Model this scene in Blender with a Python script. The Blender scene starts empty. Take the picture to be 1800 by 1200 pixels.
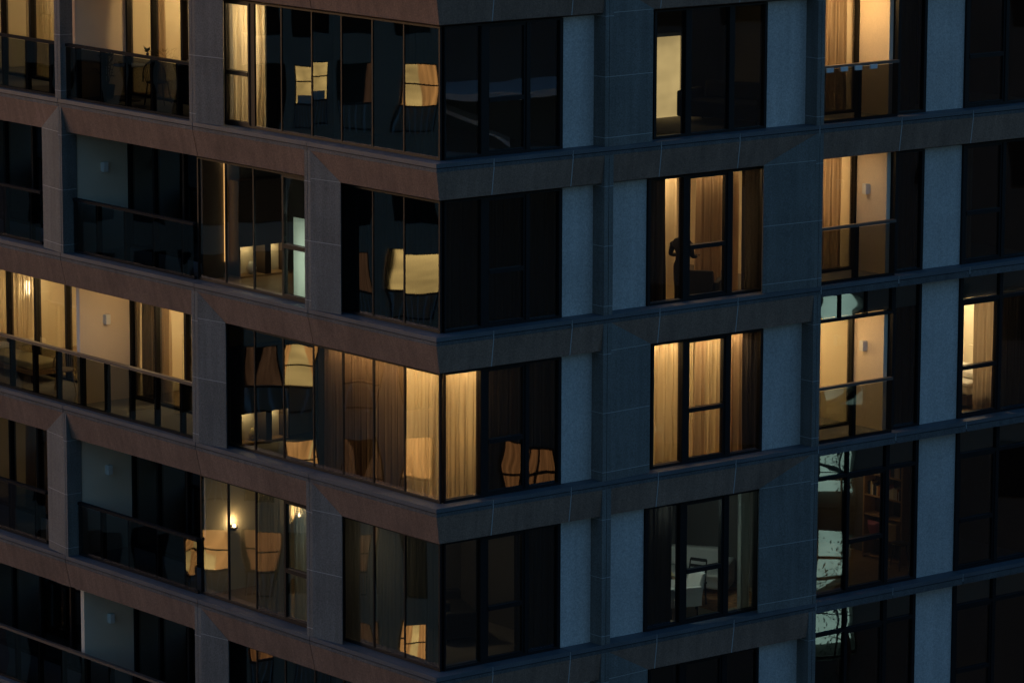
import bpy, bmesh, math, random
from mathutils import Vector, Matrix
random.seed(7)
scn = bpy.context.scene
COL = scn.collection

# ------------------------------------------------------------------ camera
YAW, PITCH, ROLL = 0.897131664, 0.175730715, 0.00306209881
CAM = Vector((-43.9407, -57.1952, 15.9327))
def make_camera():
    cy, sy, cp, sp = math.cos(YAW), math.sin(YAW), math.cos(PITCH), math.sin(PITCH)
    fwd = Vector((cy*cp, sy*cp, -sp)); right = Vector((sy, -cy, 0)); up = right.cross(fwd)
    cr, sr = math.cos(ROLL), math.sin(ROLL)
    r2 = right*cr + up*sr; u2 = up*cr - right*sr
    cd = bpy.data.cameras.new('camera'); co = bpy.data.objects.new('camera', cd); COL.objects.link(co)
    m = Matrix((r2, u2, -fwd)).transposed().to_4x4(); m.translation = CAM
    co.matrix_world = m
    cd.sensor_fit = 'HORIZONTAL'; cd.sensor_width = 36; cd.lens = 7267.65*36/1800
    cd.clip_start = 1; cd.clip_end = 3000
    scn.camera = co
make_camera()

# ------------------------------------------------------------------ sky, sun, exposure
SUN_AZ = Vector((-0.45, 0.893))          # horizontal direction towards the sun (off to the left)
SUN_EL = math.radians(3.0)
def make_light():
    w = bpy.data.worlds.new('World'); scn.world = w; w.use_nodes = True
    nt = w.node_tree; bg = nt.nodes['Background']
    sky = nt.nodes.new('ShaderNodeTexSky'); sky.sky_type = 'NISHITA'; sky.sun_disc = False
    sky.sun_elevation = SUN_EL; sky.sun_rotation = math.atan2(SUN_AZ.x, SUN_AZ.y)
    sky.ozone_density = 3.7; sky.dust_density = 1.0; sky.air_density = 1.0
    nt.links.new(sky.outputs['Color'], bg.inputs['Color']); bg.inputs['Strength'].default_value = 0.118
    sd = bpy.data.lights.new('sun', 'SUN'); so = bpy.data.objects.new('sun', sd); COL.objects.link(so)
    sd.energy = 0.30; sd.angle = math.radians(35); sd.color = (1.0, 0.55, 0.33)
    d = Vector((SUN_AZ.x*math.cos(SUN_EL), SUN_AZ.y*math.cos(SUN_EL), math.sin(SUN_EL)))
    so.rotation_euler = d.to_track_quat('Z', 'Y').to_euler()
    so.location = (-30, 10, 30)
make_light()
scn.view_settings.view_transform = 'Standard'
scn.view_settings.look = 'None'
scn.view_settings.exposure = 1.25
scn.view_settings.gamma = 1.0
scn.view_settings.use_curve_mapping = False
scn.render.engine = 'CYCLES'
scn.cycles.transparent_max_bounces = 24
scn.cycles.max_bounces = 8

# ------------------------------------------------------------------ materials
def new_mat(name):
    m = bpy.data.materials.new(name); m.use_nodes = True
    nt = m.node_tree; nt.nodes.clear()
    out = nt.nodes.new('ShaderNodeOutputMaterial')
    return m, nt, out
def N(nt, t, **kw):
    n = nt.nodes.new(t)
    for k, v in kw.items(): setattr(n, k, v)
    return n
def surf(name, col, rough=0.6, speck=0.0, scale=60.0, spec=0.3, blotch=0.0, bump=0.0, metallic=0.0, streak=0.0, vary=0.0):
    """plain surface: base colour with fine speckle, large blotches, vertical weathering streaks"""
    m, nt, out = new_mat(name)
    b = N(nt, 'ShaderNodeBsdfPrincipled'); b.inputs['Roughness'].default_value = rough
    b.inputs['Specular IOR Level'].default_value = spec; b.inputs['Metallic'].default_value = metallic
    tc = N(nt, 'ShaderNodeTexCoord')
    cur = None
    base = N(nt, 'ShaderNodeRGB'); base.outputs[0].default_value = (*col, 1); cur = base.outputs[0]
    def mul(cur, tex_out, lo, hi):
        mr = N(nt, 'ShaderNodeMapRange'); mr.inputs['From Min'].default_value = 0.25; mr.inputs['From Max'].default_value = 0.75
        mr.inputs['To Min'].default_value = lo; mr.inputs['To Max'].default_value = hi
        nt.links.new(tex_out, mr.inputs['Value'])
        mx = N(nt, 'ShaderNodeMix', data_type='RGBA', blend_type='MULTIPLY'); mx.inputs['Factor'].default_value = 1
        nt.links.new(cur, mx.inputs['A']); nt.links.new(mr.outputs[0], mx.inputs['B'])
        return mx.outputs['Result']
    if speck:
        n = N(nt, 'ShaderNodeTexNoise'); n.inputs['Scale'].default_value = scale; n.inputs['Detail'].default_value = 2
        nt.links.new(tc.outputs['Object'], n.inputs['Vector']); cur = mul(cur, n.outputs['Fac'], 1-speck, 1+speck)
    if blotch:
        n = N(nt, 'ShaderNodeTexNoise'); n.inputs['Scale'].default_value = 1.1; n.inputs['Detail'].default_value = 4
        nt.links.new(tc.outputs['Object'], n.inputs['Vector']); cur = mul(cur, n.outputs['Fac'], 1-blotch, 1+blotch)
    if streak:
        mp = N(nt, 'ShaderNodeMapping'); mp.inputs['Scale'].default_value = (7, 7, 0.5)
        n = N(nt, 'ShaderNodeTexNoise'); n.inputs['Scale'].default_value = 1.0; n.inputs['Detail'].default_value = 3
        nt.links.new(tc.outputs['Object'], mp.inputs['Vector']); nt.links.new(mp.outputs[0], n.inputs['Vector'])
        cur = mul(cur, n.outputs['Fac'], 1-streak, 1+streak)
    if vary:
        oi = N(nt, 'ShaderNodeObjectInfo'); cur = mul(cur, oi.outputs['Random'], 1-vary, 1+vary)
    nt.links.new(cur, b.inputs['Base Color'])
    if bump:
        n = N(nt, 'ShaderNodeTexNoise'); n.inputs['Scale'].default_value = scale*0.6; n.inputs['Detail'].default_value = 3
        nt.links.new(tc.outputs['Object'], n.inputs['Vector'])
        bp = N(nt, 'ShaderNodeBump'); bp.inputs['Strength'].default_value = bump; bp.inputs['Distance'].default_value = 0.003
        nt.links.new(n.outputs['Fac'], bp.inputs['Height']); nt.links.new(bp.outputs[0], b.inputs['Normal'])
    nt.links.new(b.outputs[0], out.inputs['Surface'])
    return m
def emit(name, col, strength, pattern=None):
    m, nt, out = new_mat(name)
    e = N(nt, 'ShaderNodeEmission'); e.inputs['Strength'].default_value = strength
    e.inputs['Color'].default_value = (*col, 1)
    if pattern:
        tc = N(nt, 'ShaderNodeTexCoord'); mp = N(nt, 'ShaderNodeMapping'); mp.inputs['Scale'].default_value = pattern
        n = N(nt, 'ShaderNodeTexNoise'); n.inputs['Scale'].default_value = 1.0; n.inputs['Detail'].default_value = 3
        nt.links.new(tc.outputs['Object'], mp.inputs['Vector']); nt.links.new(mp.outputs[0], n.inputs['Vector'])
        mr = N(nt, 'ShaderNodeMapRange'); mr.inputs['From Min'].default_value = 0.3; mr.inputs['From Max'].default_value = 0.7
        mr.inputs['To Min'].default_value = 0.45; mr.inputs['To Max'].default_value = 1.25
        nt.links.new(n.outputs['Fac'], mr.inputs['Value'])
        mx = N(nt, 'ShaderNodeMix', data_type='RGBA', blend_type='MULTIPLY'); mx.inputs['Factor'].default_value = 1
        mx.inputs['A'].default_value = (*col, 1); nt.links.new(mr.outputs[0], mx.inputs['B'])
        nt.links.new(mx.outputs['Result'], e.inputs['Color'])
    nt.links.new(e.outputs[0], out.inputs['Surface'])
    return m
def glass(name, tint, ior, base=0.0):
    m, nt, out = new_mat(name)
    t = N(nt, 'ShaderNodeBsdfTransparent'); t.inputs['Color'].default_value = (*tint, 1)
    g = N(nt, 'ShaderNodeBsdfGlossy'); g.inputs['Roughness'].default_value = 0.008
    f = N(nt, 'ShaderNodeFresnel'); f.inputs['IOR'].default_value = ior
    mx = N(nt, 'ShaderNodeMixShader')
    nt.links.new(f.outputs[0], mx.inputs['Fac']); nt.links.new(t.outputs[0], mx.inputs[1]); nt.links.new(g.outputs[0], mx.inputs[2])
    nt.links.new(mx.outputs[0], out.inputs['Surface'])
    return m
def fabric(name, col, transl=0.5, sheer=0.0, streak=0.12):
    m, nt, out = new_mat(name)
    tc = N(nt, 'ShaderNodeTexCoord'); mp = N(nt, 'ShaderNodeMapping'); mp.inputs['Scale'].default_value = (30, 30, 0.25)
    n = N(nt, 'ShaderNodeTexNoise'); n.inputs['Scale'].default_value = 1.0; n.inputs['Detail'].default_value = 3
    nt.links.new(tc.outputs['Object'], mp.inputs['Vector']); nt.links.new(mp.outputs[0], n.inputs['Vector'])
    mr = N(nt, 'ShaderNodeMapRange'); mr.inputs['From Min'].default_value = 0.3; mr.inputs['From Max'].default_value = 0.7
    mr.inputs['To Min'].default_value = 1-streak; mr.inputs['To Max'].default_value = 1+streak*0.5
    nt.links.new(n.outputs['Fac'], mr.inputs['Value'])
    mx = N(nt, 'ShaderNodeMix', data_type='RGBA', blend_type='MULTIPLY'); mx.inputs['Factor'].default_value = 1
    mx.inputs['A'].default_value = (*col, 1); nt.links.new(mr.outputs[0], mx.inputs['B'])
    d = N(nt, 'ShaderNodeBsdfDiffuse'); tr = N(nt, 'ShaderNodeBsdfTranslucent')
    nt.links.new(mx.outputs['Result'], d.inputs['Color']); nt.links.new(mx.outputs['Result'], tr.inputs['Color'])
    ms = N(nt, 'ShaderNodeMixShader'); ms.inputs['Fac'].default_value = transl
    nt.links.new(d.outputs[0], ms.inputs[1]); nt.links.new(tr.outputs[0], ms.inputs[2])
    last = ms.outputs[0]
    if sheer:
        tp = N(nt, 'ShaderNodeBsdfTransparent'); m2 = N(nt, 'ShaderNodeMixShader'); m2.inputs['Fac'].default_value = sheer
        nt.links.new(last, m2.inputs[1]); nt.links.new(tp.outputs[0], m2.inputs[2]); last = m2.outputs[0]
    nt.links.new(last, out.inputs['Surface'])
    return m

M = dict(
    spandrel=surf('glow_tinted_stone', (0.25, 0.15, 0.105), 0.8, speck=0.32, scale=38, blotch=0.16, bump=0.25, streak=0.16, vary=0.06),  # browner and lighter than the cladding: warm glow from below put into the colour
    clad=surf('clad_stone', (0.17, 0.16, 0.145), 0.75, speck=0.32, scale=38, blotch=0.16, bump=0.25, streak=0.16, vary=0.06),
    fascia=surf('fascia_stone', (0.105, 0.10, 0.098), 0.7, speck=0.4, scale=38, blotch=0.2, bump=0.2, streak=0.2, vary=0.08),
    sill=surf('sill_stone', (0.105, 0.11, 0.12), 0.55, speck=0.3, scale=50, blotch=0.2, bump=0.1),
    light=surf('pale_render', (0.50, 0.47, 0.44), 0.85, speck=0.25, scale=38, blotch=0.10, streak=0.08, vary=0.05, bump=0.1),
    joint=surf('pale_sealant', (0.42, 0.41, 0.39), 0.8),
    groove=surf('dark_groove', (0.02, 0.02, 0.02), 0.9),
    frame=surf('dark_aluminium', (0.006, 0.006, 0.007), 0.5, spec=0.25),
    rail=surf('bronze_rail', (0.09, 0.07, 0.06), 0.45, spec=0.5),
    post=surf('dark_post', (0.014, 0.014, 0.015), 0.8, spec=0.1),
    slab=surf('slab_concrete', (0.30, 0.28, 0.26), 0.85, speck=0.08, blotch=0.08),
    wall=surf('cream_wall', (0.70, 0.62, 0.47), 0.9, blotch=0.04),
    darkwall=surf('unlit_toned_wall', (0.16, 0.15, 0.14), 0.9, blotch=0.05),  # darkened room wall: the gloom of unlit rooms put into the colour
    balwall=surf('balcony_render', (0.80, 0.66, 0.50), 0.9, speck=0.08, blotch=0.06),
    wood=surf('oak_floor', (0.32, 0.22, 0.13), 0.5, streak=0.1, blotch=0.15),
    deck=surf('balcony_tile', (0.34, 0.30, 0.26), 0.6, blotch=0.1),
    white=surf('white_paint', (0.75, 0.74, 0.70), 0.6),
    black=surf('black_lacquer', (0.012, 0.012, 0.013), 0.5),
    darkwood=surf('dark_wood', (0.06, 0.04, 0.03), 0.5, streak=0.15),
    oak=surf('oak_furniture', (0.42, 0.27, 0.14), 0.5, streak=0.15),
    charcoal=surf('charcoal_cloth', (0.03, 0.03, 0.032), 0.95, speck=0.2),
    navy=surf('navy_cloth', (0.02, 0.05, 0.12), 0.95),
    linen=surf('white_linen', (0.78, 0.74, 0.66), 0.95),
    palecloth=surf('pale_grey_cloth', (0.62, 0.62, 0.60), 0.9, speck=0.05),
    rug=surf('patterned_rug', (0.35, 0.16, 0.06), 0.95, speck=0.6, scale=9),
    pink=surf('pink_cloth', (0.55, 0.20, 0.30), 0.9),
    yellow=surf('straw_cloth', (0.60, 0.48, 0.25), 0.9),
    leaf=surf('leaf', (0.03, 0.055, 0.03), 0.6),
    skin=surf('skin', (0.30, 0.18, 0.13), 0.6),
    hair=surf('hair', (0.012, 0.009, 0.008), 0.6),
    darkshirt=surf('dark_shirt', (0.012, 0.012, 0.015), 0.9),
    wicker=surf('wicker', (0.45, 0.34, 0.20), 0.8, speck=0.2, scale=40),
    nwall=surf('neighbour_wall', (0.52, 0.40, 0.29), 0.9, speck=0.1, blotch=0.1),
    nwall2=surf('neighbour_dark_cladding', (0.10, 0.105, 0.10), 0.9, blotch=0.1),
    asphalt=surf('asphalt', (0.05, 0.05, 0.052), 0.95, speck=0.2, scale=3, blotch=0.2),
    sheer=fabric('sheer_curtain', (0.74, 0.64, 0.47), 0.55, 0.34, 0.06),
    sheerdim=fabric('thin_sheer_curtain', (0.42, 0.42, 0.38), 0.5, 0.45),
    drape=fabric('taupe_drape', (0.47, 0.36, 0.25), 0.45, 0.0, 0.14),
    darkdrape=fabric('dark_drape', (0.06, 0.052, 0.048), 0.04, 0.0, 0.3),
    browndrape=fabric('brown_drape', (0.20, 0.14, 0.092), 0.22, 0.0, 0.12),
    cooldrape=fabric('pale_blind', (0.72, 0.75, 0.70), 0.5, 0.0, 0.1),
    coolsheer=fabric('pale_sheer', (0.72, 0.75, 0.72), 0.55, 0.35, 0.15),
    glass=glass('window_glass', (0.62, 0.65, 0.63), 2.4),
    balglass=glass('balustrade_glass', (0.28, 0.30, 0.29), 1.75),
    darkbalglass=glass('dark_balustrade_glass', (0.10, 0.11, 0.11), 1.75),  # darker tint than the other balustrades
    warm=emit('warm_lamp', (1.0, 0.72, 0.38), 12),
    strip=emit('warm_strip', (1.0, 0.62, 0.28), 6),
    ledstrip=emit('amber_led', (1.0, 0.50, 0.16), 1.2),
    doorglow=emit('doorway_glow', (1.0, 0.69, 0.29), 0.42, (0.6, 0.6, 0.9)),  # emission standing in for the lit room beyond the doorway
    n_bright=emit('neighbour_lit_curtain', (1.0, 0.46, 0.13), 0.8, (15, 15, 0.7)),
    n_yellow=emit('neighbour_lit_room', (1.0, 0.66, 0.22), 0.95, (0.8, 0.8, 1.6)),
    n_mid=emit('neighbour_half_lit_curtain', (1.0, 0.42, 0.14), 0.22, (15, 15, 0.7)),
    n_dim=emit('neighbour_dim_curtain', (1.0, 0.5, 0.25), 0.08, (15, 15, 0.7)),
    n_green=emit('neighbour_lit_stair', (0.60, 0.95, 0.80), 0.55, (0.7, 0.7, 0.5)),
    n_glass=surf('neighbour_dark_glass', (0.01, 0.012, 0.014), 0.2, spec=0.5),
)

# ------------------------------------------------------------------ mesh helpers
class MB:
    def __init__(s): s.v = []; s.f = []
    def quadbox(s, b, t):
        """prism from bottom ring b and top ring t (same length)"""
        n = len(b); o = len(s.v); s.v += [tuple(p) for p in b] + [tuple(p) for p in t]
        s.f.append(tuple(o+n-1-i for i in range(n))); s.f.append(tuple(o+n+i for i in range(n)))
        for i in range(n):
            j = (i+1) % n; s.f.append((o+i, o+j, o+n+j, o+n+i))
        return s
    def box(s, x0, x1, y0, y1, z0, z1):
        return s.quadbox([(x0,y0,z0),(x1,y0,z0),(x1,y1,z0),(x0,y1,z0)], [(x0,y0,z1),(x1,y0,z1),(x1,y1,z1),(x0,y1,z1)])
    def fbox(s, face, u0, u1, d0, d1, z0, z1):
        return s.box(d0, d1, u0, u1, z0, z1) if face == 'L' else s.box(u0, u1, d0, d1, z0, z1)
    def tube(s, p0, p1, r0, r1=None, n=8):
        r1 = r0 if r1 is None else r1
        p0, p1 = Vector(p0), Vector(p1); a = (p1-p0).normalized()
        q = Vector((0,0,1)) if abs(a.z) < 0.9 else Vector((1,0,0))
        e = a.cross(q).normalized(); g = a.cross(e)
        ring = lambda c, r: [c + (e*math.cos(2*math.pi*i/n) + g*math.sin(2*math.pi*i/n))*r for i in range(n)]
        return s.quadbox(ring(p0, r0), ring(p1, r1))
    def lathe(s, c, prof, n=16):
        """prof: list of (r,z)"""
        o = len(s.v)
        for r, z in prof:
            for i in range(n):
                a = 2*math.pi*i/n; s.v.append((c[0]+r*math.cos(a), c[1]+r*math.sin(a), c[2]+z))
        for k in range(len(prof)-1):
            for i in range(n):
                j = (i+1) % n; s.f.append((o+k*n+i, o+k*n+j, o+(k+1)*n+j, o+(k+1)*n+i))
        s.f.append(tuple(o+n-1-i for i in range(n))); s.f.append(tuple(o+(len(prof)-1)*n+i for i in range(n)))
        return s
    def build(s, name, mat, parent=None, smooth=False, bevel=0.0):
        me = bpy.data.meshes.new(name); me.from_pydata(s.v, [], s.f)
        bm = bmesh.new(); bm.from_mesh(me); bmesh.ops.recalc_face_normals(bm, faces=bm.faces)
        bm.to_mesh(me); bm.free()
        if smooth:
            for p in me.polygons: p.use_smooth = True
        me.materials.append(M[mat]); me.update()
        o = bpy.data.objects.new(name, me); COL.objects.link(o)
        if parent: o.parent = parent
        if bevel:
            bv = o.modifiers.new('bevel', 'BEVEL'); bv.width = bevel; bv.segments = 2; bv.limit_method = 'ANGLE'
        return o
def P(face, u, d, z): return Vector((d, u, z)) if face == 'L' else Vector((u, d, z))
def empty(name, loc=(0,0,0), rz=0, label=None, cat=None, group=None):
    o = bpy.data.objects.new(name, None); COL.objects.link(o); o.location = loc; o.rotation_euler = (0,0,rz)
    o.empty_display_size = 0.2
    if label: tag(o, label, cat, group)
    return o
def tag(o, label, cat, group=None):
    o['label'] = label; o['category'] = cat
    if group: o['group'] = group
    return o
def slab(name, pts, thick, mat, parent):
    """closed prism from planar polygon pts, pushed by vector thick"""
    t = Vector(thick); b = MB(); b.quadbox([Vector(p) for p in pts], [Vector(p)+t for p in pts])
    return b.build(name, mat, parent)

# ------------------------------------------------------------------ the setting
def ground():
    b = MB(); b.v = [(-900,-900,-33),(900,-900,-33),(900,900,-33),(-900,900,-33)]; b.f = [(0,1,2,3)]
    o = b.build('ground', 'asphalt'); o['kind'] = 'structure'
ground()

# ------------------------------------------------------------------ the apartment tower
H = 3.1; G = 0.33
base = lambda r: 6.2 - H*(r-1)            # groove height below storey r
ROWS = range(0, 8)
BLD = empty('apartment_building', (0,0,-33), label='tall apartment tower with splayed stone frames and a glazed corner', cat='building')
# children keep world coordinates
BLD_INV = Matrix.Translation((0,0,33))
def bld(o):
    o.parent = BLD; o.matrix_parent_inverse = BLD_INV; return o
LEND, REND = 19.2, 18.6                    # where the detailed facades stop

def part(name, face, boxes, mat, parent=None):
    b = MB()
    for q in boxes: b.fbox(face, *q)
    o = b.build(name, mat)
    if parent is None: return bld(o)
    o.parent = parent; return o

def prism(name, face, poly, z0, z1, mat, parent=None):
    """vertical prism, poly = [(u,d)...]"""
    b = MB(); b.quadbox([P(face,u,d,z0) for u,d in poly], [P(face,u,d,z1) for u,d in poly])
    o = b.build(name, mat)
    if parent is None: return bld(o)
    o.parent = parent; return o

SD = {'L': 0.12, 'R': 0.07}                 # how far the splayed faces fall back from the outer plane
ZB = 0.58                                   # drop of the spandrel's lower edge below the groove
def cu(face, d):                            # where the corner mitre runs at depth d
    a, b = SD[face], SD['R' if face == 'L' else 'L']
    return d*b/a if d <= a else b+(d-a)*(G-b)/(G-a)
JW = 0.009                                  # half joint width
def spandrel(face, z, segs, shallow_from=None):
    """sill, fascia strips with groove, splayed soffit panels. segs: panel boundaries along u"""
    uend = segs[-1]
    for i in range(len(segs)-1):
        u0, u1 = segs[i], segs[i+1]
        a0 = u0 + (JW if i else 0); a1 = u1 - JW
        first = (i == 0)
        sh = shallow_from is not None and u0 >= shallow_from-0.01
        def strip(d0, d1, z0, z1, name, mat):
            # mitre at the corner: at depth d the strip starts at u=d
            m0 = d0 if first else a0; m1 = d1 if first else a0
            b = MB()
            pts = [(m0,d0),(a1,d0),(a1,d1),(m1,d1)]
            b.quadbox([P(face,u,d,z0) for u,d in pts], [P(face,u,d,z1) for u,d in pts])
            return bld(b.build(name, mat))
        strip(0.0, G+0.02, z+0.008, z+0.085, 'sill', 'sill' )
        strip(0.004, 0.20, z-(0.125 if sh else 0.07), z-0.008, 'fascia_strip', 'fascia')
        if not sh:
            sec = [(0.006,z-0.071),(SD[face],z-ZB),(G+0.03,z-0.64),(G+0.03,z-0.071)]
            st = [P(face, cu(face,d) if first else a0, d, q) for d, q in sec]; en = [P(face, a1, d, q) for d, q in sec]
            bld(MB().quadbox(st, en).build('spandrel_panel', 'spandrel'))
        if i and face == 'R':                # pale sealant joint
            zt, zb = z-0.071, z-ZB-0.002; de = SD[face]
            pts = [P(face,u0-JW,0.004,zt), P(face,u0+JW,0.004,zt), P(face,u0+JW,de-0.002,zb), P(face,u0-JW,de-0.002,zb)]
            if not sh:
                slab('joint_strip', pts, P(face,0,0.03,0.0), 'joint', None); bld(COL.objects[-1])
            part('joint_strip', face, [(u0-JW,u0+JW,0.007,0.05,z-0.065,z+0.08)], 'joint')
    # groove backing
    b = MB(); pts = [(0.02,0.02),(uend,0.02),(uend,0.06),(0.06,0.06)]
    b.quadbox([P(face,u,d,z-0.02) for u,d in pts],[P(face,u,d,z+0.02) for u,d in pts])
    bld(b.build('groove_strip','groove'))
def splay(face, uo, ug, z, joints):
    """splayed pier face from outer edge (uo,0) back to (ui,SD), then a return to the glass line (ug,G); triangle above"""
    sd = SD[face]; ui = ug-(G-sd)*(1.25 if face == 'L' else 0.798)
    sg = 1 if ui > uo else -1
    t = P(face, -0.02*sg, 0.03, 0)
    b = MB(); poly = [(uo,0.05),(ui,sd+0.012),(ug,G),(ug,G+0.03),(uo,G+0.03)]
    b.quadbox([P(face,u,d,z+0.087) for u,d in poly],[P(face,u,d,z+2.455) for u,d in poly]); bld(b.build('pier_core','clad'))
    zs = [0.087] + joints + [2.52]
    for k in range(len(zs)-1):
        z0 = z+zs[k]+(0.006 if k else 0); z1 = z+zs[k+1]-0.006
        bld(slab('pier_panel', [P(face,uo,0.004,z0),P(face,ui,sd,z0),P(face,ui,sd,z1),P(face,uo,0.004,z1)], t, 'clad', None))
    for zz in joints+[2.52]:
        zc = z+zz
        bld(slab('joint_strip', [P(face,uo,0.007,zc-0.006),P(face,ui,sd+0.003,zc-0.006),P(face,ui,sd+0.003,zc+0.006),P(face,uo,0.007,zc+0.006)], t*0.5, 'joint', None))
    zc = z+2.526
    bld(slab('pier_panel', [P(face,uo,0.002,zc),P(face,ui,sd-0.004,zc),P(face,uo,0.002,z+3.028)], t, 'clad', None))
def fin(face, u0, u1, z, depth=G+0.02):
    um = (u0+u1)/2
    part('pier_fin', face, [(u0,um-0.006,0.004,depth,z+0.087,z+3.029)], 'clad')
    part('pier_fin', face, [(um+0.006,u1,0.004,depth,z+0.087,z+3.029)], 'clad')
    part('groove_strip', face, [(um-0.006,um+0.006,0.03,depth-0.01,z+0.088,z+3.02)], 'groove')
    for zz in (0.25, 1.36, 2.46):
        part('joint_strip', face, [(u0-0.002,u1+0.002,0.002,depth-0.01,z+zz-0.005,z+zz+0.005)], 'joint')

def pane(face, u0, u1, d, z0, z1, parent, mat='glass', amp=0.0011, nx=7, nz=17, tilt=0.0014, ripple=0.00004):
    """a glass sheet, very slightly dished and out of true as real panes are"""
    a = amp*random.uniform(0.55, 1.3)*random.choice((1,1,1,-1)); tx = random.uniform(-tilt, tilt); tz = random.uniform(-tilt, tilt)
    ph = random.uniform(0, 6.28)
    v = []; f = []
    for j in range(nz):
        for i in range(nx):
            s = i/(nx-1)*2-1; t = j/(nz-1)*2-1
            h = a*(1-s*s)*(1-t*t) + tx*s*(u1-u0)/2 + tz*t*(z1-z0)/2 + 0.0002*math.sin(3.1*t+ph+1.5*s) + ripple*math.sin(9.5*t+ph*2+2.2*s)
            v.append(P(face, (u0+u1)/2+s*(u1-u0)/2, d+h, (z0+z1)/2+t*(z1-z0)/2))
    for j in range(nz-1):
        for i in range(nx-1):
            q = j*nx+i; f.append((q,q+1,q+nx+1,q+nx) if face == 'R' else (q,q+nx,q+nx+1,q+1))
    b = MB(); b.v = [tuple(p) for p in v]; b.f = f
    me = bpy.data.meshes.new('pane'); me.from_pydata(b.v, [], b.f)
    for p in me.polygons: p.use_smooth = True
    me.materials.append(M[mat]); me.update()
    o = bpy.data.objects.new('pane', me); COL.objects.link(o); o.parent = parent
    return o
def window(face, d, us, z0, z1, mw, transoms=None, edge=0.05, sash=(), mat='glass', name='window', amp=0.0011, head=None, fd=(0.05, 0.09)):
    """us: pane boundaries; mw: mullion width or list; transoms {pane: z}; sash: panes with an opening frame; head: extra bar height across"""
    transoms = transoms or {}
    n = len(us)-1
    mws = mw if isinstance(mw, (list, tuple)) else [edge]+[mw]*(n-1)+[edge]
    b = MB(); D0, D1 = d-fd[0], d+fd[1]
    lo = [us[i] + (mws[i] if i == 0 else mws[i]/2) for i in range(n)]
    hi = [us[i+1] - (mws[i+1] if i == n-1 else mws[i+1]/2) for i in range(n)]
    b.fbox(face, us[0], us[-1], D0, D1, z0, z0+0.05)
    b.fbox(face, us[0], us[-1], D0, D1, z1-0.035, z1)
    zi0, zi1 = z0+0.05, z1-0.035
    b.fbox(face, us[0], lo[0], D0, D1, zi0, zi1)
    b.fbox(face, hi[-1], us[-1], D0, D1, zi0, zi1)
    for i in range(1, n): b.fbox(face, hi[i-1], lo[i], D0, D1, zi0, zi1)
    if head:
        for i in range(n): b.fbox(face, lo[i], hi[i], D0+0.002, D1-0.002, head-0.035, head+0.035)
    w = b.build(name, 'frame'); bld(w)
    for i in range(n):
        a0, a1 = lo[i], hi[i]
        parts = []
        ztop = head-0.035 if head else zi1
        if head: pane(face, a0, a1, d, head+0.035, zi1, w, mat, amp*0.5)
        if i in sash:
            s = 0.045; sb = MB()
            sb.fbox(face, a0, a0+s, d-0.03, d+0.06, zi0, ztop); sb.fbox(face, a1-s, a1, d-0.03, d+0.06, zi0, ztop)
            sb.fbox(face, a0+s, a1-s, d-0.03, d+0.06, zi0, zi0+s); sb.fbox(face, a0+s, a1-s, d-0.03, d+0.06, ztop-s, ztop)
            so = sb.build('sash', 'frame'); so.parent = w
            hb = MB(); hb.fbox(face, a0+0.01, a0+0.045, d+0.06, d+0.10, z0+1.18, z0+1.32); hb.fbox(face, a0+0.01, a0+0.14, d+0.10, d+0.12, z0+1.24, z0+1.265)
            ho = hb.build('handle', 'frame'); ho.parent = w
            a0 += s; a1 -= s
            lo_z, hi_z = zi0+s, ztop-s
        else: lo_z, hi_z = zi0, ztop
        if i in transoms:
            zt = transoms[i]; tb = MB(); tb.fbox(face, a0, a1, d-0.045, d+0.085, zt-0.04, zt+0.04)
            to = tb.build('transom', 'frame'); to.parent = w
            pane(face, a0, a1, d, lo_z, zt-0.04, w, mat, amp*0.5); pane(face, a0, a1, d, zt+0.04, hi_z, w, mat, amp*0.6)
        else: pane(face, a0, a1, d, lo_z, hi_z, w, mat, amp)
    return w
def balustrade(face, u0, u1, d, z, spacing=0.89, phase=0.0, railmat='rail', gm='balglass'):
    b = MB(); b.fbox(face, u0, u1, d-0.05, d+0.05, z+1.13, z+1.185)
    o = bld(b.build('balustrade', railmat))
    us = []; u = u0+phase
    while u < u1-0.05: us.append(u); u += spacing
    for u in us:
        q = MB(); q.fbox(face, u-0.055, u+0.055, d-0.03, d+0.05, z+0.09, z+1.129); q.build('post', 'post').parent = o
    q = MB(); q.fbox(face, u0, u1, d-0.028, d+0.03, z+0.087, z+0.14); q.build('base_channel', 'post').parent = o
    ends = [u0]+us+[u1]
    for i in range(len(ends)-1):
        if ends[i+1]-ends[i] > 0.15:
            pane(face, ends[i]+0.01, ends[i+1]-0.01, d-0.036, z+0.14, z+1.12, o, gm, 0.0003)
    return o
def wall(x0, x1, y0, y1, z0, z1, mat='darkwall', name='partition_wall'):
    return bld(MB().box(x0,x1,y0,y1,z0,z1).build(name, mat))

FL, CE = 0.062, 2.478                      # floor and ceiling heights above the groove
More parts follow.
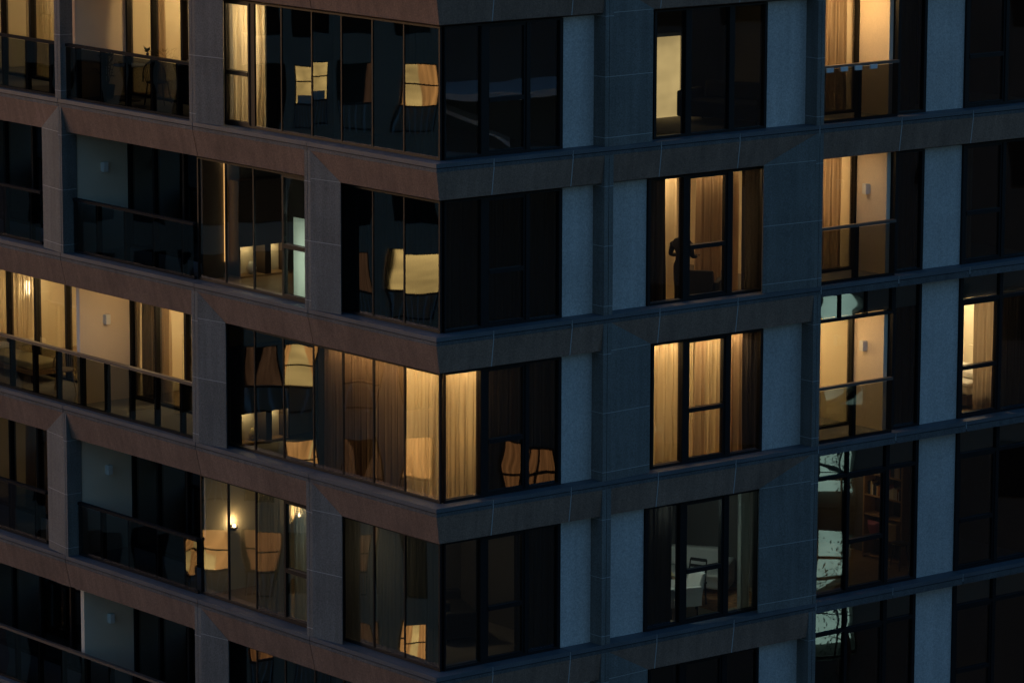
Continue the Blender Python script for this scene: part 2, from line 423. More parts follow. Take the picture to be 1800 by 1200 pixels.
# ---- bulk: slabs, core, upper and lower storeys
for r in list(ROWS)+[8]:
    z = base(r)
    if r == 2:                              # the middle right room has a lower floor
        bld(MB().box(0.37,22,0.37,22,z-0.62,z-0.314).build('floor_slab','slab'))
        bld(MB().box(0.37,4.0,0.37,22,z-0.313,z+FL).box(4.0,9.2,4.12,22,z-0.313,z+FL).box(9.2,22,0.37,22,z-0.313,z+FL).build('floor_slab','slab'))
        bld(MB().box(4.0,9.2,0.37,0.41,z-0.313,z+FL-0.01).build('window_upstand','frame'))
    else: bld(MB().box(0.37, 22, 0.37, 22, z-0.62, z+FL).build('floor_slab', 'slab'))
bld(MB().box(5.2, 22, 5.2, 22, base(8), base(0)+3).build('core_wall', 'darkwall'))
bld(MB().box(0.0, 22, 0.0, 22, base(0)+2.5, base(0)+15).build('upper_storeys', 'clad'))
bld(MB().box(0.0, 22, 0.0, 22, -33, base(8)-0.7).build('lower_storeys', 'clad'))
bld(MB().box(0.36, 22, LEND, 22, base(8), base(0)+2.5).build('end_wall', 'clad'))
bld(MB().box(REND, 22, 0.36, 5, base(8), base(0)+2.5).build('end_wall', 'clad'))

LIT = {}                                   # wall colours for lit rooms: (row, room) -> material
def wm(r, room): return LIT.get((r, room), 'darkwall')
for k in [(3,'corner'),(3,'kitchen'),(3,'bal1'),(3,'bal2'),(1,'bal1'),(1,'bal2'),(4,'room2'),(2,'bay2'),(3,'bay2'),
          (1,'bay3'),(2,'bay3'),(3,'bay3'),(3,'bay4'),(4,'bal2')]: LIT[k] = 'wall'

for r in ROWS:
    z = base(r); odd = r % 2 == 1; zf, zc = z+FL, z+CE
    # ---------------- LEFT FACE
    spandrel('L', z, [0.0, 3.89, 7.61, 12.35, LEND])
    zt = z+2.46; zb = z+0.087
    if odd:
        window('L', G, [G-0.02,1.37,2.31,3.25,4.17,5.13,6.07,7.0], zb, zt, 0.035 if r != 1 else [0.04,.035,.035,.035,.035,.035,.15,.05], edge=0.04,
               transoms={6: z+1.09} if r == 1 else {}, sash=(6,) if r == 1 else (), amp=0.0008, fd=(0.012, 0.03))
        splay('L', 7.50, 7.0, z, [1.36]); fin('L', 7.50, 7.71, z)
        wall(0.42, 0.80, 4.15, 4.2, zf, zc, 'black'); wall(0.80, 3.4, 4.15, 4.2, zf, zc, wm(r,'corner')); wall(3.4, 3.45, 0.42, 4.2, zf, zc, wm(r,'corner'))  # black end piece: shade put into the wall colour beside the light strip
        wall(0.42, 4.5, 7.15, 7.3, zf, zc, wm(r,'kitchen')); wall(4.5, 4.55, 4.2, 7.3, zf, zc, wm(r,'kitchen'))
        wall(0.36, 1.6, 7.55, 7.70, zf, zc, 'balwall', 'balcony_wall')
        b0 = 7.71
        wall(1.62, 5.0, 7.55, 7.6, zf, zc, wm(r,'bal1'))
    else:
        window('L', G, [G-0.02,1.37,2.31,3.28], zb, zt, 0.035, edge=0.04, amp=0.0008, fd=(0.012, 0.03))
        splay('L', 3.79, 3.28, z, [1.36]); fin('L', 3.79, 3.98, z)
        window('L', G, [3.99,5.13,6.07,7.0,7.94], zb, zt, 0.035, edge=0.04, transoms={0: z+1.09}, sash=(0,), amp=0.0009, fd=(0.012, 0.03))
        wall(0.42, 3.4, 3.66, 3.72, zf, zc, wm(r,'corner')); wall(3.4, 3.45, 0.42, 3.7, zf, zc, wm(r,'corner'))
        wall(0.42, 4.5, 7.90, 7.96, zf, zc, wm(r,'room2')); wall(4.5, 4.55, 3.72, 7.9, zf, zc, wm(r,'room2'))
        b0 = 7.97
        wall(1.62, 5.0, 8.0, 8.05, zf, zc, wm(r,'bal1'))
    # balcony 1
    wall(0.40, 1.6, 12.30, 12.42, zf, zc, 'balwall', 'balcony_wall')
    window('L', 1.64, [b0+0.02, b0+1.1, 10.3, 11.36, 12.29], zf, zc, 0.07, name='balcony_door', amp=0.0008)
    wall(1.72, 5.0, 12.32, 12.40, zf, zc, wm(r,'bal1')); wall(4.95, 5.0, b0+0.1, 12.3, zf, zc, wm(r,'bal1'))
    # balcony 2
    window('L', 1.64, [12.43, 13.6, 14.7, 15.9, 17.0, 17.88], zf, zc, 0.07, name='balcony_door', amp=0.0008)
    e2 = 17.88
    wall(1.6, 1.70, e2+0.003, 17.9, zf, zc, 'balwall', 'balcony_wall'); wall(0.40, 1.6, 17.9, 18.05, zf, zc, 'balwall', 'balcony_wall')
    wall(1.72, 5.0, 18.0, 18.05, zf, zc, wm(r,'bal2')); wall(4.95, 5.0, 12.42, 18.0, zf, zc, wm(r,'bal2'))
    fin('L', 17.9, 18.1, z)
    if odd:
        if r == 1:
            fin('L', 12.24, 12.45, z, 0.30)
            balustrade('L', 7.72, 12.23, 0.16, z, 0.89, 0.56, 'post', 'darkbalglass'); balustrade('L', 12.46, 17.88, 0.16, z, 0.89, 0.35, 'post')
        else:
            balustrade('L', 7.72, 17.88, 0.16, z, 0.89, 0.56)
    else:
        fin('L', 12.24, 12.36, z); splay('L', 12.36, 13.42, z, [0.25, 1.36])
        balustrade('L', 7.96, 12.22, 0.28, z, 1.0, 0.4, 'post'); balustrade('L', 13.44, 17.88, 0.28, z, 1.0, 0.4, 'post')
    # ---------------- RIGHT FACE
    sh = 9.27 if r >= 2 else None
    spandrel('R', z, [0.0, 1.30, 3.12, 5.22, 7.15, 9.17, 11.32, 13.25, 15.4, REND] if sh is None else [0.0, 1.30, 3.12, 5.22, 7.15, 9.27, 11.32, 13.25, 15.4, REND], sh)
    top3 = z+2.46 if r <= 2 and r != 2 or r == 1 else z+2.975
    if r == 2: top3 = z+2.46
    if r == 0: top3 = z+2.46
    window('R', G, [G+0.07,1.30,2.30,3.10], zb, zt, [0.03,0.15,0.09,0.07], transoms={1: z+1.09}, sash=(1,), amp=0.0007)
    part('pale_panel', 'R', [(3.105,3.86,G,G+0.10,zb,zt)], 'light')
    if odd:
        fin('R', 3.86, 4.05, z); splay('R', 4.05, 5.26, z, [0.25, 1.36])
        wb = [5.265,6.10,7.17,8.05]
        part('pale_panel', 'R', [(8.055,9.08,G,G+0.10,zb,zt)], 'light')
        fin('R', 9.08, 9.27, z)
    else:
        fin('R', 3.86, 4.07, z)
        part('pale_panel', 'R', [(4.072,5.145,G,G+0.10,zb,zt)], 'light')
        wb = [5.15,6.08,7.17,8.02]
        splay('R', 9.08, 8.02, z, [0.25, 1.36]); fin('R', 9.08, 9.27, z)
    window('R', G, wb, zb, zt, [0.06,0.14,0.13,0.06], transoms={1: z+1.09} if r != 1 else {}, sash=(1,) if r != 1 else (), amp=0.0005)
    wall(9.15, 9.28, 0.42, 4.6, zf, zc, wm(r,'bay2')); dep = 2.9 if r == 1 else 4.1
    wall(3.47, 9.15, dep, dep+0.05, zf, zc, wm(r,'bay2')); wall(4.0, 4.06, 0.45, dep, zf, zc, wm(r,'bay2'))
    # bay 3
    if r <= 3:
        balustrade('R', 9.28, 11.30, 0.14, z, 1.02, 1.0, 'rail', 'darkbalglass' if r == 1 else 'balglass')
        wall(11.34, 11.44, 0.42, 1.28, zf, top3-0.005, 'balwall', 'balcony_wall')
        window('R', 1.30, [9.30, 10.3, 11.33], zf, zc, 0.09, name='balcony_door', amp=0.0008)
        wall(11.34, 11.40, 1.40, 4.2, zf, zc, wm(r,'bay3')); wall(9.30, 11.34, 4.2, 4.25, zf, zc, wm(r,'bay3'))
        window('R', G, [11.445,12.22], zb, top3, 0.08, edge=0.07)
        if r == 3:                                           # glazed head over the balcony opening
            window('R', G, [9.275,10.05,10.75,11.44], z+2.40, top3, 0.03, edge=0.03, name='head_glazing', amp=0.0004)
    else:
        window('R', G, [9.275,10.32,11.38,12.22], zb, top3, [0.04,0.05,0.10,0.08], transoms={1: z+1.09}, sash=(1,), head=z+2.43, amp=0.0004)
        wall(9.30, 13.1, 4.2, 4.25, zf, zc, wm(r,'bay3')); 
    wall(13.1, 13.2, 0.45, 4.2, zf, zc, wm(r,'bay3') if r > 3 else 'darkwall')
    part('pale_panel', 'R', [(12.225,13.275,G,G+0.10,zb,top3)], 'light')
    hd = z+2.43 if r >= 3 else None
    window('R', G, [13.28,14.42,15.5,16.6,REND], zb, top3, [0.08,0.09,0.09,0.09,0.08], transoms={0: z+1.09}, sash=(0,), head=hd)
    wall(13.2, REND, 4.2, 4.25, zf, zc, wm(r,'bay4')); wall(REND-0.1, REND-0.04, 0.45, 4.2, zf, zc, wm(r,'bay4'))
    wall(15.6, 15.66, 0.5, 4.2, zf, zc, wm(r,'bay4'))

# wooden floors in the lit rooms, as thin boards over the slab
for r, (x0,x1,y0,y1) in [(3,(0.45,3.38,0.45,4.14)),(3,(1.75,4.94,7.62,12.3)),(1,(1.75,4.94,7.62,12.3)),(2,(4.1,9.14,0.45,4.08)),(3,(4.1,9.14,0.45,4.08)),
                         (4,(4.1,9.14,0.45,4.08)),(3,(13.22,15.58,0.45,4.18)),(4,(9.3,13.08,0.45,4.18)),(3,(1.75,4.94,12.44,17.98)),(2,(0.45,4.48,3.74,7.88)),(4,(0.45,4.48,3.74,7.88))]:
    z = base(r)+FL
    if (r, x0) == (2, 4.1): z = base(2)-0.315
    bld(MB().box(x0,x1,y0,y1,z+0.002,z+0.014).build('room_floor','wood'))

# ------------------------------------------------------------------ interiors: curtains, lamps, furniture
FZ = lambda r: base(r)+FL
def curtain(face, u0, u1, d, z0, z1, mat, label, waves=None, amp=0.045, name='curtain', group=None, gather=0.0):
    n = waves or max(2, int((u1-u0)/0.095)); k = n*6; v = []; f = []
    ph = random.uniform(0,6.28); rows = 7
    for j in range(rows):
        t = j/(rows-1)
        for i in range(k+1):
            s = i/k; a = 2*math.pi*n*s+ph
            uu = u0+(u1-u0)*s + 0.02*math.sin(a*0.5+1+2*t) 
            if gather: uu = u0+(uu-u0)*(1-gather*math.sin(math.pi*(1-t))**2)
            dd = d + amp*(0.75+0.25*(1-t))*math.sin(a+0.35*math.sin(3*t+i*0.05)) + 0.012*math.sin(2.7*a+t)
            v.append(tuple(P(face,uu,dd,z0+(z1-z0)*t)))
    w = k+1
    for j in range(rows-1):
        for i in range(k): q = j*w+i; f.append((q,q+1,q+w+1,q+w))
    b = MB(); b.v, b.f = v, f
    o = b.build(name, mat, None, True)
    tag(o, label, 'curtain', group); return o
def lamp_light(parent, loc, power, col, radius=0.12, kind='POINT', size=None, rot=None):
    ld = bpy.data.lights.new('lamp_glow', kind); ld.energy = power; ld.color = col
    if kind == 'POINT': ld.shadow_soft_size = radius
    else:
        ld.shape = 'RECTANGLE'; ld.size, ld.size_y = size; ld.spread = math.radians(150)
    lo = bpy.data.objects.new('lamp_glow', ld); COL.objects.link(lo); lo.location = loc
    if rot: lo.rotation_euler = rot
    lo.parent = parent
    return lo
WARM = (1.0, 0.66, 0.30); AMBER = (1.0, 0.63, 0.30); COOL = (0.90, 1.0, 0.88)
def ceiling_lamp(x, y, r, power, col, label, zc=None):
    z = (base(r)+CE) if zc is None else zc
    t = empty('ceiling_lamp', (x,y,z), label=label, cat='lamp')
    MB().lathe((0,0,0), [(0.13,-0.001),(0.14,-0.02),(0.13,-0.045),(0.115,-0.05)], 20).build('housing','white',t,True)
    MB().lathe((0,0,0), [(0.11,-0.0505),(0.10,-0.056),(0.05,-0.06)], 20).build('diffuser','warm',t,True)
    lamp_light(t, (0,0,-0.22), power, col, 0.10)
    return t
def light_strip(face, u0, u1, d, z, power, col, label):
    t = empty('light_strip', P(face,(u0+u1)/2,d,z), label=label, cat='light')
    L2 = (u1-u0)/2
    b = MB(); b.box(*((-0.012,0.012,-L2,L2) if face=='L' else (-L2,L2,-0.012,0.012)), -0.014, -0.002); b.build('channel','strip',t)
    lamp_light(t, (0,0,-0.02), power, col, kind='AREA', size=((0.04,u1-u0) if face=='L' else (u1-u0,0.04)))
    return t

def wall_lamp(loc, ny, label, axis='y'):
    """small square up-and-down lamp box fixed to a balcony wall; body stands off a back plate"""
    t = empty('wall_lamp', loc, label=label, cat='wall lamp')
    if axis == 'x': t.rotation_euler = (0,0,-math.pi/2)
    MB().box(-0.06,0.06,-0.012,-0.001,-0.08,0.08).build('back_plate','white',t)
    MB().box(-0.055,0.055,-0.12,-0.0125,-0.10,0.10).build('lamp_body','white',t,bevel=0.008)
    MB().box(-0.04,0.04,-0.105,-0.03,-0.104,-0.1005).build('lens','palecloth',t)
    return t
for r, lb in [(2,'square white wall lamp on the bluish balcony wall of the second storey from the top'),
              (3,'square white wall lamp on the warm lit balcony wall above the long railing'),
              (4,'square white wall lamp on the dark balcony wall beside the bright sconces'),
              (5,'square white wall lamp on the lowest balcony wall at lower left')]:
    wall_lamp((1.01, 12.298, base(r)+1.75), -1, lb)
for r, lb in [(2,'square white wall lamp on the narrow lit balcony wall at upper right'),(3,'square white wall lamp casting a shadow on the lit balcony wall at right')]:
    wall_lamp((11.338, 0.93, base(r)+1.69), 0, lb, 'x')

# ---- balcony and room light
ceiling_lamp(0.9, 10.9, 3, 6.5, WARM, 'small ceiling lamp over the long lit balcony')
ceiling_lamp(2.9, 10.6, 3, 60, WARM, 'ceiling lamp in the lit room behind the long balcony')
ceiling_lamp(0.95, 15.2, 3, 5, (1,0.62,0.26), 'ceiling lamp over the far left lit balcony')
ceiling_lamp(3.2, 14.6, 3, 75, WARM, 'ceiling lamp in the room behind the far left lit balcony')
ceiling_lamp(3.2, 10.9, 1, 60, WARM, 'ceiling lamp in the lit room behind the top balcony')
ceiling_lamp(3.2, 14.9, 1, 50, WARM, 'ceiling lamp in the lit room at the top left')
ceiling_lamp(1.7, 6.5, 1, 110, (1,0.74,0.42), 'ceiling lamp in the room behind the top bright sash window')
ceiling_lamp(2.0, 2.0, 3, 65, WARM, 'ceiling lamp in the bright glazed corner room')
ceiling_lamp(6.6, 2.2, 2, 38, AMBER, 'ceiling lamp in the room with the standing person')
ceiling_lamp(6.4, 2.2, 3, 52, WARM, 'ceiling lamp in the room behind the glowing three part window')
ceiling_lamp(10.4, 0.85, 1, 16, (1,0.62,0.25), 'ceiling lamp over the bright balcony at top right')
ceiling_lamp(10.4, 2.6, 1, 60, AMBER, 'ceiling lamp in the room at top right')
ceiling_lamp(10.5, 0.95, 2, 1.3, AMBER, 'ceiling lamp over the dim balcony at upper right')
ceiling_lamp(10.6, 2.8, 2, 45, AMBER, 'ceiling lamp in the curtained room at upper right')
ceiling_lamp(10.4, 0.9, 3, 4, AMBER, 'ceiling lamp over the lit balcony at middle right')
ceiling_lamp(10.2, 2.8, 3, 38, WARM, 'ceiling lamp in the plain lit room at middle right')
ceiling_lamp(14.5, 2.4, 3, 80, (1,0.74,0.42), 'ceiling lamp in the bedroom at far right')
ceiling_lamp(3.6, 14.8, 4, 5, WARM, 'ceiling lamp in the dim room at lower left')
ceiling_lamp(1.3, 4.6, 4, 2.2, (0.75,1.0,0.95), 'ceiling lamp in the room with two sconces')
ceiling_lamp(2.2, 4.6, 2, 0.6, COOL, 'cool ceiling lamp in the room with the pale blind')
ceiling_lamp(12.3, 3.2, 4, 0.35, AMBER, 'ceiling lamp in the room with the bookshelf')

# ---- storey 1 (top)
z = FZ(1); zt = base(1)+2.45
curtain('L', 6.05, 7.12, 0.62, z+0.01, zt, 'sheer', 'cream sheer curtain behind the top sash window, brightly lit', amp=0.06)
curtain('L', 5.86, 6.20, 0.54, z+0.01, zt, 'sheer', 'narrow lit curtain gathered right of the top sash window', waves=4, amp=0.05, gather=0.3)
wall(0.45, 4.5, 5.78, 5.83, FZ(1), base(1)+CE, 'darkwall')
curtain('L', 0.55, 1.50, 0.56, z+0.01, zt, 'sheerdim', 'thin dim sheer curtain in the top corner window', amp=0.04)
curtain('L', 15.25, 16.6, 1.95, z+0.01, base(1)+CE-0.01, 'sheer', 'lit curtain behind the railing at the top left edge', amp=0.04)
curtain('L', 11.35, 11.85, 1.92, z+0.01, base(1)+CE-0.01, 'drape', 'brown curtain edge in the lit door of the top balcony', waves=4, amp=0.05, gather=0.15)
curtain('L', 14.1, 14.75, 1.95, z+0.01, base(1)+CE-0.01, 'sheer', 'narrow lit curtain strip right of the slim top left pier', amp=0.04)
curtain('R', 10.35, 11.28, 1.55, z+0.01, base(1)+CE-0.01, 'drape', 'amber lit curtain behind the top right balcony', amp=0.05)
# glowing panel added in place of the lit doorway, with a sofa in front
t = empty('glowing_doorway', (7.72,2.89,z), label='glowing yellow panel in place of a lit doorway at the back of the dark top room', cat='door')
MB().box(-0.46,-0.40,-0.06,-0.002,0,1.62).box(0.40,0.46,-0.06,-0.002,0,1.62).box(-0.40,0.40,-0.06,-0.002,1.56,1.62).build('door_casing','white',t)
MB().box(-0.399,0.399,-0.03,-0.004,0.0,1.56).build('glow_leaf','doorglow',t)
def sofa(name, loc, rz, w, label, mat='charcoal', back=0.75):
    t = empty(name, loc, rz, label, 'sofa')
    MB().box(-w/2,w/2,-0.42,0.42,0.12,0.42).build('seat',mat,t,bevel=0.04)
    MB().box(-w/2+0.18,w/2-0.18,0.25,0.45,0.421,back).build('backrest',mat,t,bevel=0.05)
    for s in (-1,1): MB().box(s*w/2-0.09,s*w/2+0.09,-0.40,0.44,0.10,0.60).build('armrest',mat,t,bevel=0.04)
    for sx in (-1,1):
        for sy in (-1,1): MB().tube((sx*(w/2-0.1),sy*0.34,0),(sx*(w/2-0.1),sy*0.34,0.12),0.02).build('leg','black',t)
    return t
sofa('sofa', (8.2,1.5,z), -1.2, 1.7, 'dark sofa to the right of the glowing yellow doorway panel in the top room')

# ---- balcony furniture, storey 1 left
def cafe_table(loc, label, h=0.72, rtop=0.33, mat='white'):
    t = empty('cafe_table', loc, 0, label, 'table')
    MB().lathe((0,0,0), [(rtop-0.01,h-0.025),(rtop,h-0.012),(rtop-0.005,h)], 24).build('tabletop',mat,t,True)
    MB().tube((0,0,0.02),(0,0,h-0.025),0.025).build('pedestal','black',t)
    MB().lathe((0,0,0), [(0.22,0),(0.22,0.012),(0.05,0.03)], 20).build('foot','black',t,True)
    return t
def wire_chair(loc, rz, label, mat='wicker'):
    """round-backed open chair: hoop seat, arched back with bars, four splayed legs"""
    t = empty('balcony_chair', loc, rz, label, 'chair')
    b = MB(); n = 18
    b.lathe((0,0,0), [(0.20,0.42),(0.23,0.435),(0.22,0.455),(0.12,0.45)], 18); b.build('seat',mat,t,True)
    for sx in (-1,1):
        for sy in (-1,1): MB().tube((sx*0.21,sy*0.20,0),(sx*0.15,sy*0.15,0.43),0.013,0.015).build('leg',mat,t)
    b = MB(); pts = [Vector((0.24*math.sin(a), 0.17+0.06*math.cos(a), 0.45+0.42*max(0,math.cos(a))**0.6)) for a in [(-1.57+3.14*i/14) for i in range(15)]]
    for i in range(14): b.tube(pts[i],pts[i+1],0.014)
    b.build('back_hoop',mat,t)
    for i in range(1,14,1):
        q = pts[i]; MB().tube((q.x*0.75,0.17,0.45),q,0.006,n=5).build('back_bar',mat,t)
    return t
cafe_table((1.05,11.35,z), 'small round white table on the dark top balcony')
wire_chair((1.15,10.5,z), 2.2, 'dark open-backed chair beside the white table on the top balcony', 'charcoal')
def potted_plant(loc, label, h=0.7, spread=0.3, n=60, pot=0.16):
    t = empty('potted_plant', loc, 0, label, 'plant')
    MB().lathe((0,0,0), [(pot*0.7,0),(pot,pot*1.6),(pot*0.9,pot*1.65)], 16).build('pot','charcoal',t,True)
    rnd = random.Random(int(loc[0]*97+loc[1]*31)); b = MB(); st = MB()
    for i in range(n):
        a = rnd.uniform(0,6.28); rr = spread*rnd.uniform(0.2,1); zz = pot*1.6+h*rnd.uniform(0.25,1.0)
        c = Vector((rr*math.cos(a), rr*math.sin(a), zz)); d = Vector((math.cos(a),math.sin(a),rnd.uniform(-0.3,0.9))).normalized()*rnd.uniform(0.08,0.16)
        s = d.cross(Vector((0,0,1))).normalized()*0.03
        o = len(b.v); b.v += [tuple(c-d*0.5),tuple(c+s),tuple(c+d),tuple(c-s)]; b.f.append((o,o+1,o+2,o+3))
        if i % 6 == 0: st.tube((0,0,pot*1.5),c,0.008,0.004,5)
    f = b.build('foliage','leaf',t); f['kind'] = 'stuff'; st.build('stem','darkwood',t)
    return t
potted_plant((0.95,12.0,z), 'leafy potted plant in the corner of the top balcony', 0.65, 0.26)
p = potted_plant((0.16,9.35,base(1)+1.187), 'tiny spiky plant standing on the top balcony handrail', 0.08, 0.06, 12, 0.03)

# planter blocks clipped on the rail, top right
for i, x in enumerate((9.46,9.83,10.20,10.60)):
    t = tag(MB().box(x-0.09,x+0.09,0.055,0.088,base(1)+1.06,base(1)+1.145).build('rail_clip','palecloth'),
            ['pale towel peg on the top right railing, first from the pier','pale towel peg on the top right railing, second from the pier',
             'pale towel peg on the top right railing, third from the pier','pale towel peg on the top right railing, farthest from the pier'][i], 'peg', 'pegs on the top right railing')
# framed picture leaning in the top right room
t = empty('picture_frame', (12.3,1.02,FZ(1)), 0.35, 'pale framed picture leaning beside the dark top right pane', 'picture')
MB().box(-0.24,0.24,-0.02,0.0,0,0.03).box(-0.24,0.24,-0.02,0,0.62,0.65).box(-0.24,-0.21,-0.02,0,0.03,0.62).box(0.21,0.24,-0.02,0,0.03,0.62).build('frame','white',t)
MB().box(-0.21,0.21,-0.008,-0.002,0.03,0.62).build('print','darkwall',t)

# ---- storey 2
z = FZ(2); b2 = base(2)
t = empty('light_strip', (0.93,7.895,z+0.32), label='vertical warm light strip glowing on the wall of the dark room', cat='light')
MB().box(-0.02,0.02,-0.03,-0.001,0,1.98).build('channel','ledstrip',t)
lamp_light(t, (0.0,-0.06,1.9), 0.12, AMBER, 0.03)
def console(loc, x0, x1, label, power):
    """low wall unit with an open lit niche; loc on the wall plane, opening faces -y"""
    t = empty('wall_console', loc, label=label, cat='cabinet')
    MB().box(x0,x1,-0.34,-0.002,0,0.05).build('plinth','oak',t)
    MB().box(x0,x1,-0.34,-0.002,0.62,1.9).build('upper_door','darkwood',t)
    for q in (x0,x1-0.03): MB().box(q,q+0.03,-0.34,-0.002,0.051,0.619).build('side_panel','darkwood',t)
    MB().box((x0+x1)/2+0.02,(x0+x1)/2+0.16,-0.34,-0.002,0.051,0.619).build('divider','darkwood',t)
    MB().box(x0+0.031,x1-0.031,-0.03,-0.003,0.051,0.619).build('back_panel','wall',t)
    lamp_light(t, (x0+0.28*(x1-x0),-0.2,0.56), power, (1,0.74,0.36), 0.03); lamp_light(t, (x0+0.8*(x1-x0),-0.2,0.56), power, (1,0.74,0.36), 0.03)
    return t
console((0,7.898,z), 1.02, 2.2, 'wall unit with a low lit niche beside the glowing strip', 1.1)
console((0,7.148,FZ(3)), 0.5, 1.65, 'wall unit with a low lit niche in the dark middle room', 0.9)
for (x,y,zz,lb,mt) in [(1.42,7.72,z+0.051,'small white bowl in the niche beside the glowing strip','white'),(0.92,6.98,FZ(3)+0.051,'straw coloured jug in the niche of the middle room','yellow')]:
    o = MB().lathe((x,y,zz), [(0.05,0),(0.09,0.05),(0.10,0.12),(0.06,0.20),(0.05,0.24)], 16).build('jug' if mt=='yellow' else 'bowl',mt,None,True); tag(o,lb,'bowl' if mt!='yellow' else 'jug')
o = MB().fbox('L',4.2,5.03,0.50,0.51,z+0.01,b2+1.62).build('privacy_screen','cooldrape'); tag(o,'pale green lit screen standing behind the half-height sash','screen')
t = empty('added_backlight', (0.95,4.62,z+0.75), label='cool light panel added behind the pale screen to make it glow', cat='lamp')  # unseen panel light added to brighten the screen
MB().box(0.0,0.03,-0.4,0.4,-0.72,0.85).build('backlight_panel','white',t)
lamp_light(t, (-0.01,0,0.0), 9, COOL, kind='AREA', size=(1.4,0.75), rot=(0,math.radians(90),0))
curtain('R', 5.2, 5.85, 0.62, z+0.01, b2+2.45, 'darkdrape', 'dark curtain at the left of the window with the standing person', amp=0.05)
curtain('R', 6.50, 6.93, 1.5, z-0.34, b2+2.45, 'sheer', 'narrow lit curtain left of the standing person', waves=2, amp=0.04)
curtain('R', 7.38, 8.02, 1.5, z-0.34, b2+2.45, 'drape', 'warm pleated curtain right of the standing person', amp=0.05, gather=0.0)
curtain('R', 8.05, 8.42, 1.5, z-0.34, b2+2.45, 'drape', 'brown curtain edge at the right of the window with the standing person', waves=3, amp=0.05)
curtain('R', 7.75, 8.30, 0.60, z+0.01, b2+2.45, 'darkdrape', 'dark drawn curtain at the right end of the person\'s window', amp=0.05)
light_strip('R', 6.5, 8.4, 1.38, b2+2.44, 8, AMBER, 'ceiling light strip above the curtains of the person\'s window')
curtain('R', 10.45, 11.20, 1.55, z+0.01, b2+CE-0.01, 'drape', 'brown lit curtain behind the upper right balcony', amp=0.05)
curtain('R', 13.5, 13.85, 0.58, z+0.01, b2+2.45, 'sheerdim', 'narrow pale curtain in the dark far right window', waves=3)
for r, lb in [(1,'first'),(2,'second'),(3,'third')]:
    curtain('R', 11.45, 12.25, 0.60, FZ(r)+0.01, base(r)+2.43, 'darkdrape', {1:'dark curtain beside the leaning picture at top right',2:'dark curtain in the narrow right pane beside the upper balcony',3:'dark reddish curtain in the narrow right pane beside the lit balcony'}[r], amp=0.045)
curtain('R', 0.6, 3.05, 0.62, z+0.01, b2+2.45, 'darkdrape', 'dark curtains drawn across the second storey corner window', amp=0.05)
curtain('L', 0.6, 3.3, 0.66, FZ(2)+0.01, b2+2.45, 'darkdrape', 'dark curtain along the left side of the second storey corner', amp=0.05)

# ---- storey 3
z = FZ(3); b3 = base(3)
curtain('L', 0.58, 1.62, 0.58, z+0.01, b3+2.45, 'sheer', 'glowing sheer curtain on the left side of the bright corner', amp=0.06)
curtain('R', 0.58, 1.36, 0.58, z+0.01, b3+2.45, 'sheer', 'glowing sheer curtain on the right side of the bright corner', amp=0.06)
curtain('L', 1.72, 2.6, 0.60, z+0.01, b3+2.45, 'browndrape', 'brown curtain left of the glowing corner curtain', amp=0.05)
curtain('L', 2.60, 4.13, 0.58, z+0.01, b3+2.45, 'browndrape', 'dark brown curtain lit mostly along its top in the middle storey', amp=0.05)
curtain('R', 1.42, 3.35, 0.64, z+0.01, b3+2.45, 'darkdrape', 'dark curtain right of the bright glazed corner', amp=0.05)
light_strip('L', 0.6, 3.9, 0.46, b3+2.44, 7, AMBER, 'ceiling light strip along the left side of the bright corner')
light_strip('R', 0.6, 1.35, 0.47, b3+2.44, 2.2, AMBER, 'ceiling light strip along the right side of the bright corner')
curtain('R', 5.3, 6.32, 0.60, z+0.01, b3+2.45, 'sheer', 'lit sheer curtain in the left part of the glowing three part window', amp=0.06)
curtain('R', 6.33, 6.62, 0.66, z+0.01, b3+2.45, 'sheer', 'lit sheer curtain left of the brown drape in the glowing window', waves=3, amp=0.035)
curtain('R', 6.60, 6.86, 0.60, z+0.01, b3+2.45, 'drape', 'narrow brown drape in the middle of the glowing window', waves=2, amp=0.05)
curtain('R', 6.84, 7.42, 0.66, z+0.01, b3+2.45, 'sheer', 'lit sheer curtain right of the brown drape in the glowing window', amp=0.06)
curtain('R', 7.40, 7.80, 0.60, z+0.01, b3+2.45, 'drape', 'brown lit curtain in the right part of the glowing window', waves=4, amp=0.05)
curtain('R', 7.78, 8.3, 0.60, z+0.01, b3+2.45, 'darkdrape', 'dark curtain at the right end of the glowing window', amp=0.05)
light_strip('R', 5.35, 7.75, 0.47, b3+2.44, 13, AMBER, 'ceiling light strip above the glowing three part window')
curtain('L', 11.3, 11.95, 1.93, z+0.01, b3+CE-0.01, 'drape', 'brown curtain in the lit door behind the long balcony', waves=5, amp=0.06)
curtain('L', 11.9, 12.25, 1.90, z+0.01, b3+CE-0.01, 'darkdrape', 'dark curtain beside the lit dividing wall of the long balcony', waves=3, amp=0.05)
curtain('R', 14.0, 14.5, 0.60, z+0.01, b3+2.43, 'drape', 'pinkish brown curtain beside the bed at far right', waves=4, amp=0.05)
curtain('R', 14.55, 17.5, 0.62, z+0.01, b3+2.43, 'darkdrape', 'dark curtain filling the far right pane beside the bedroom', amp=0.05)
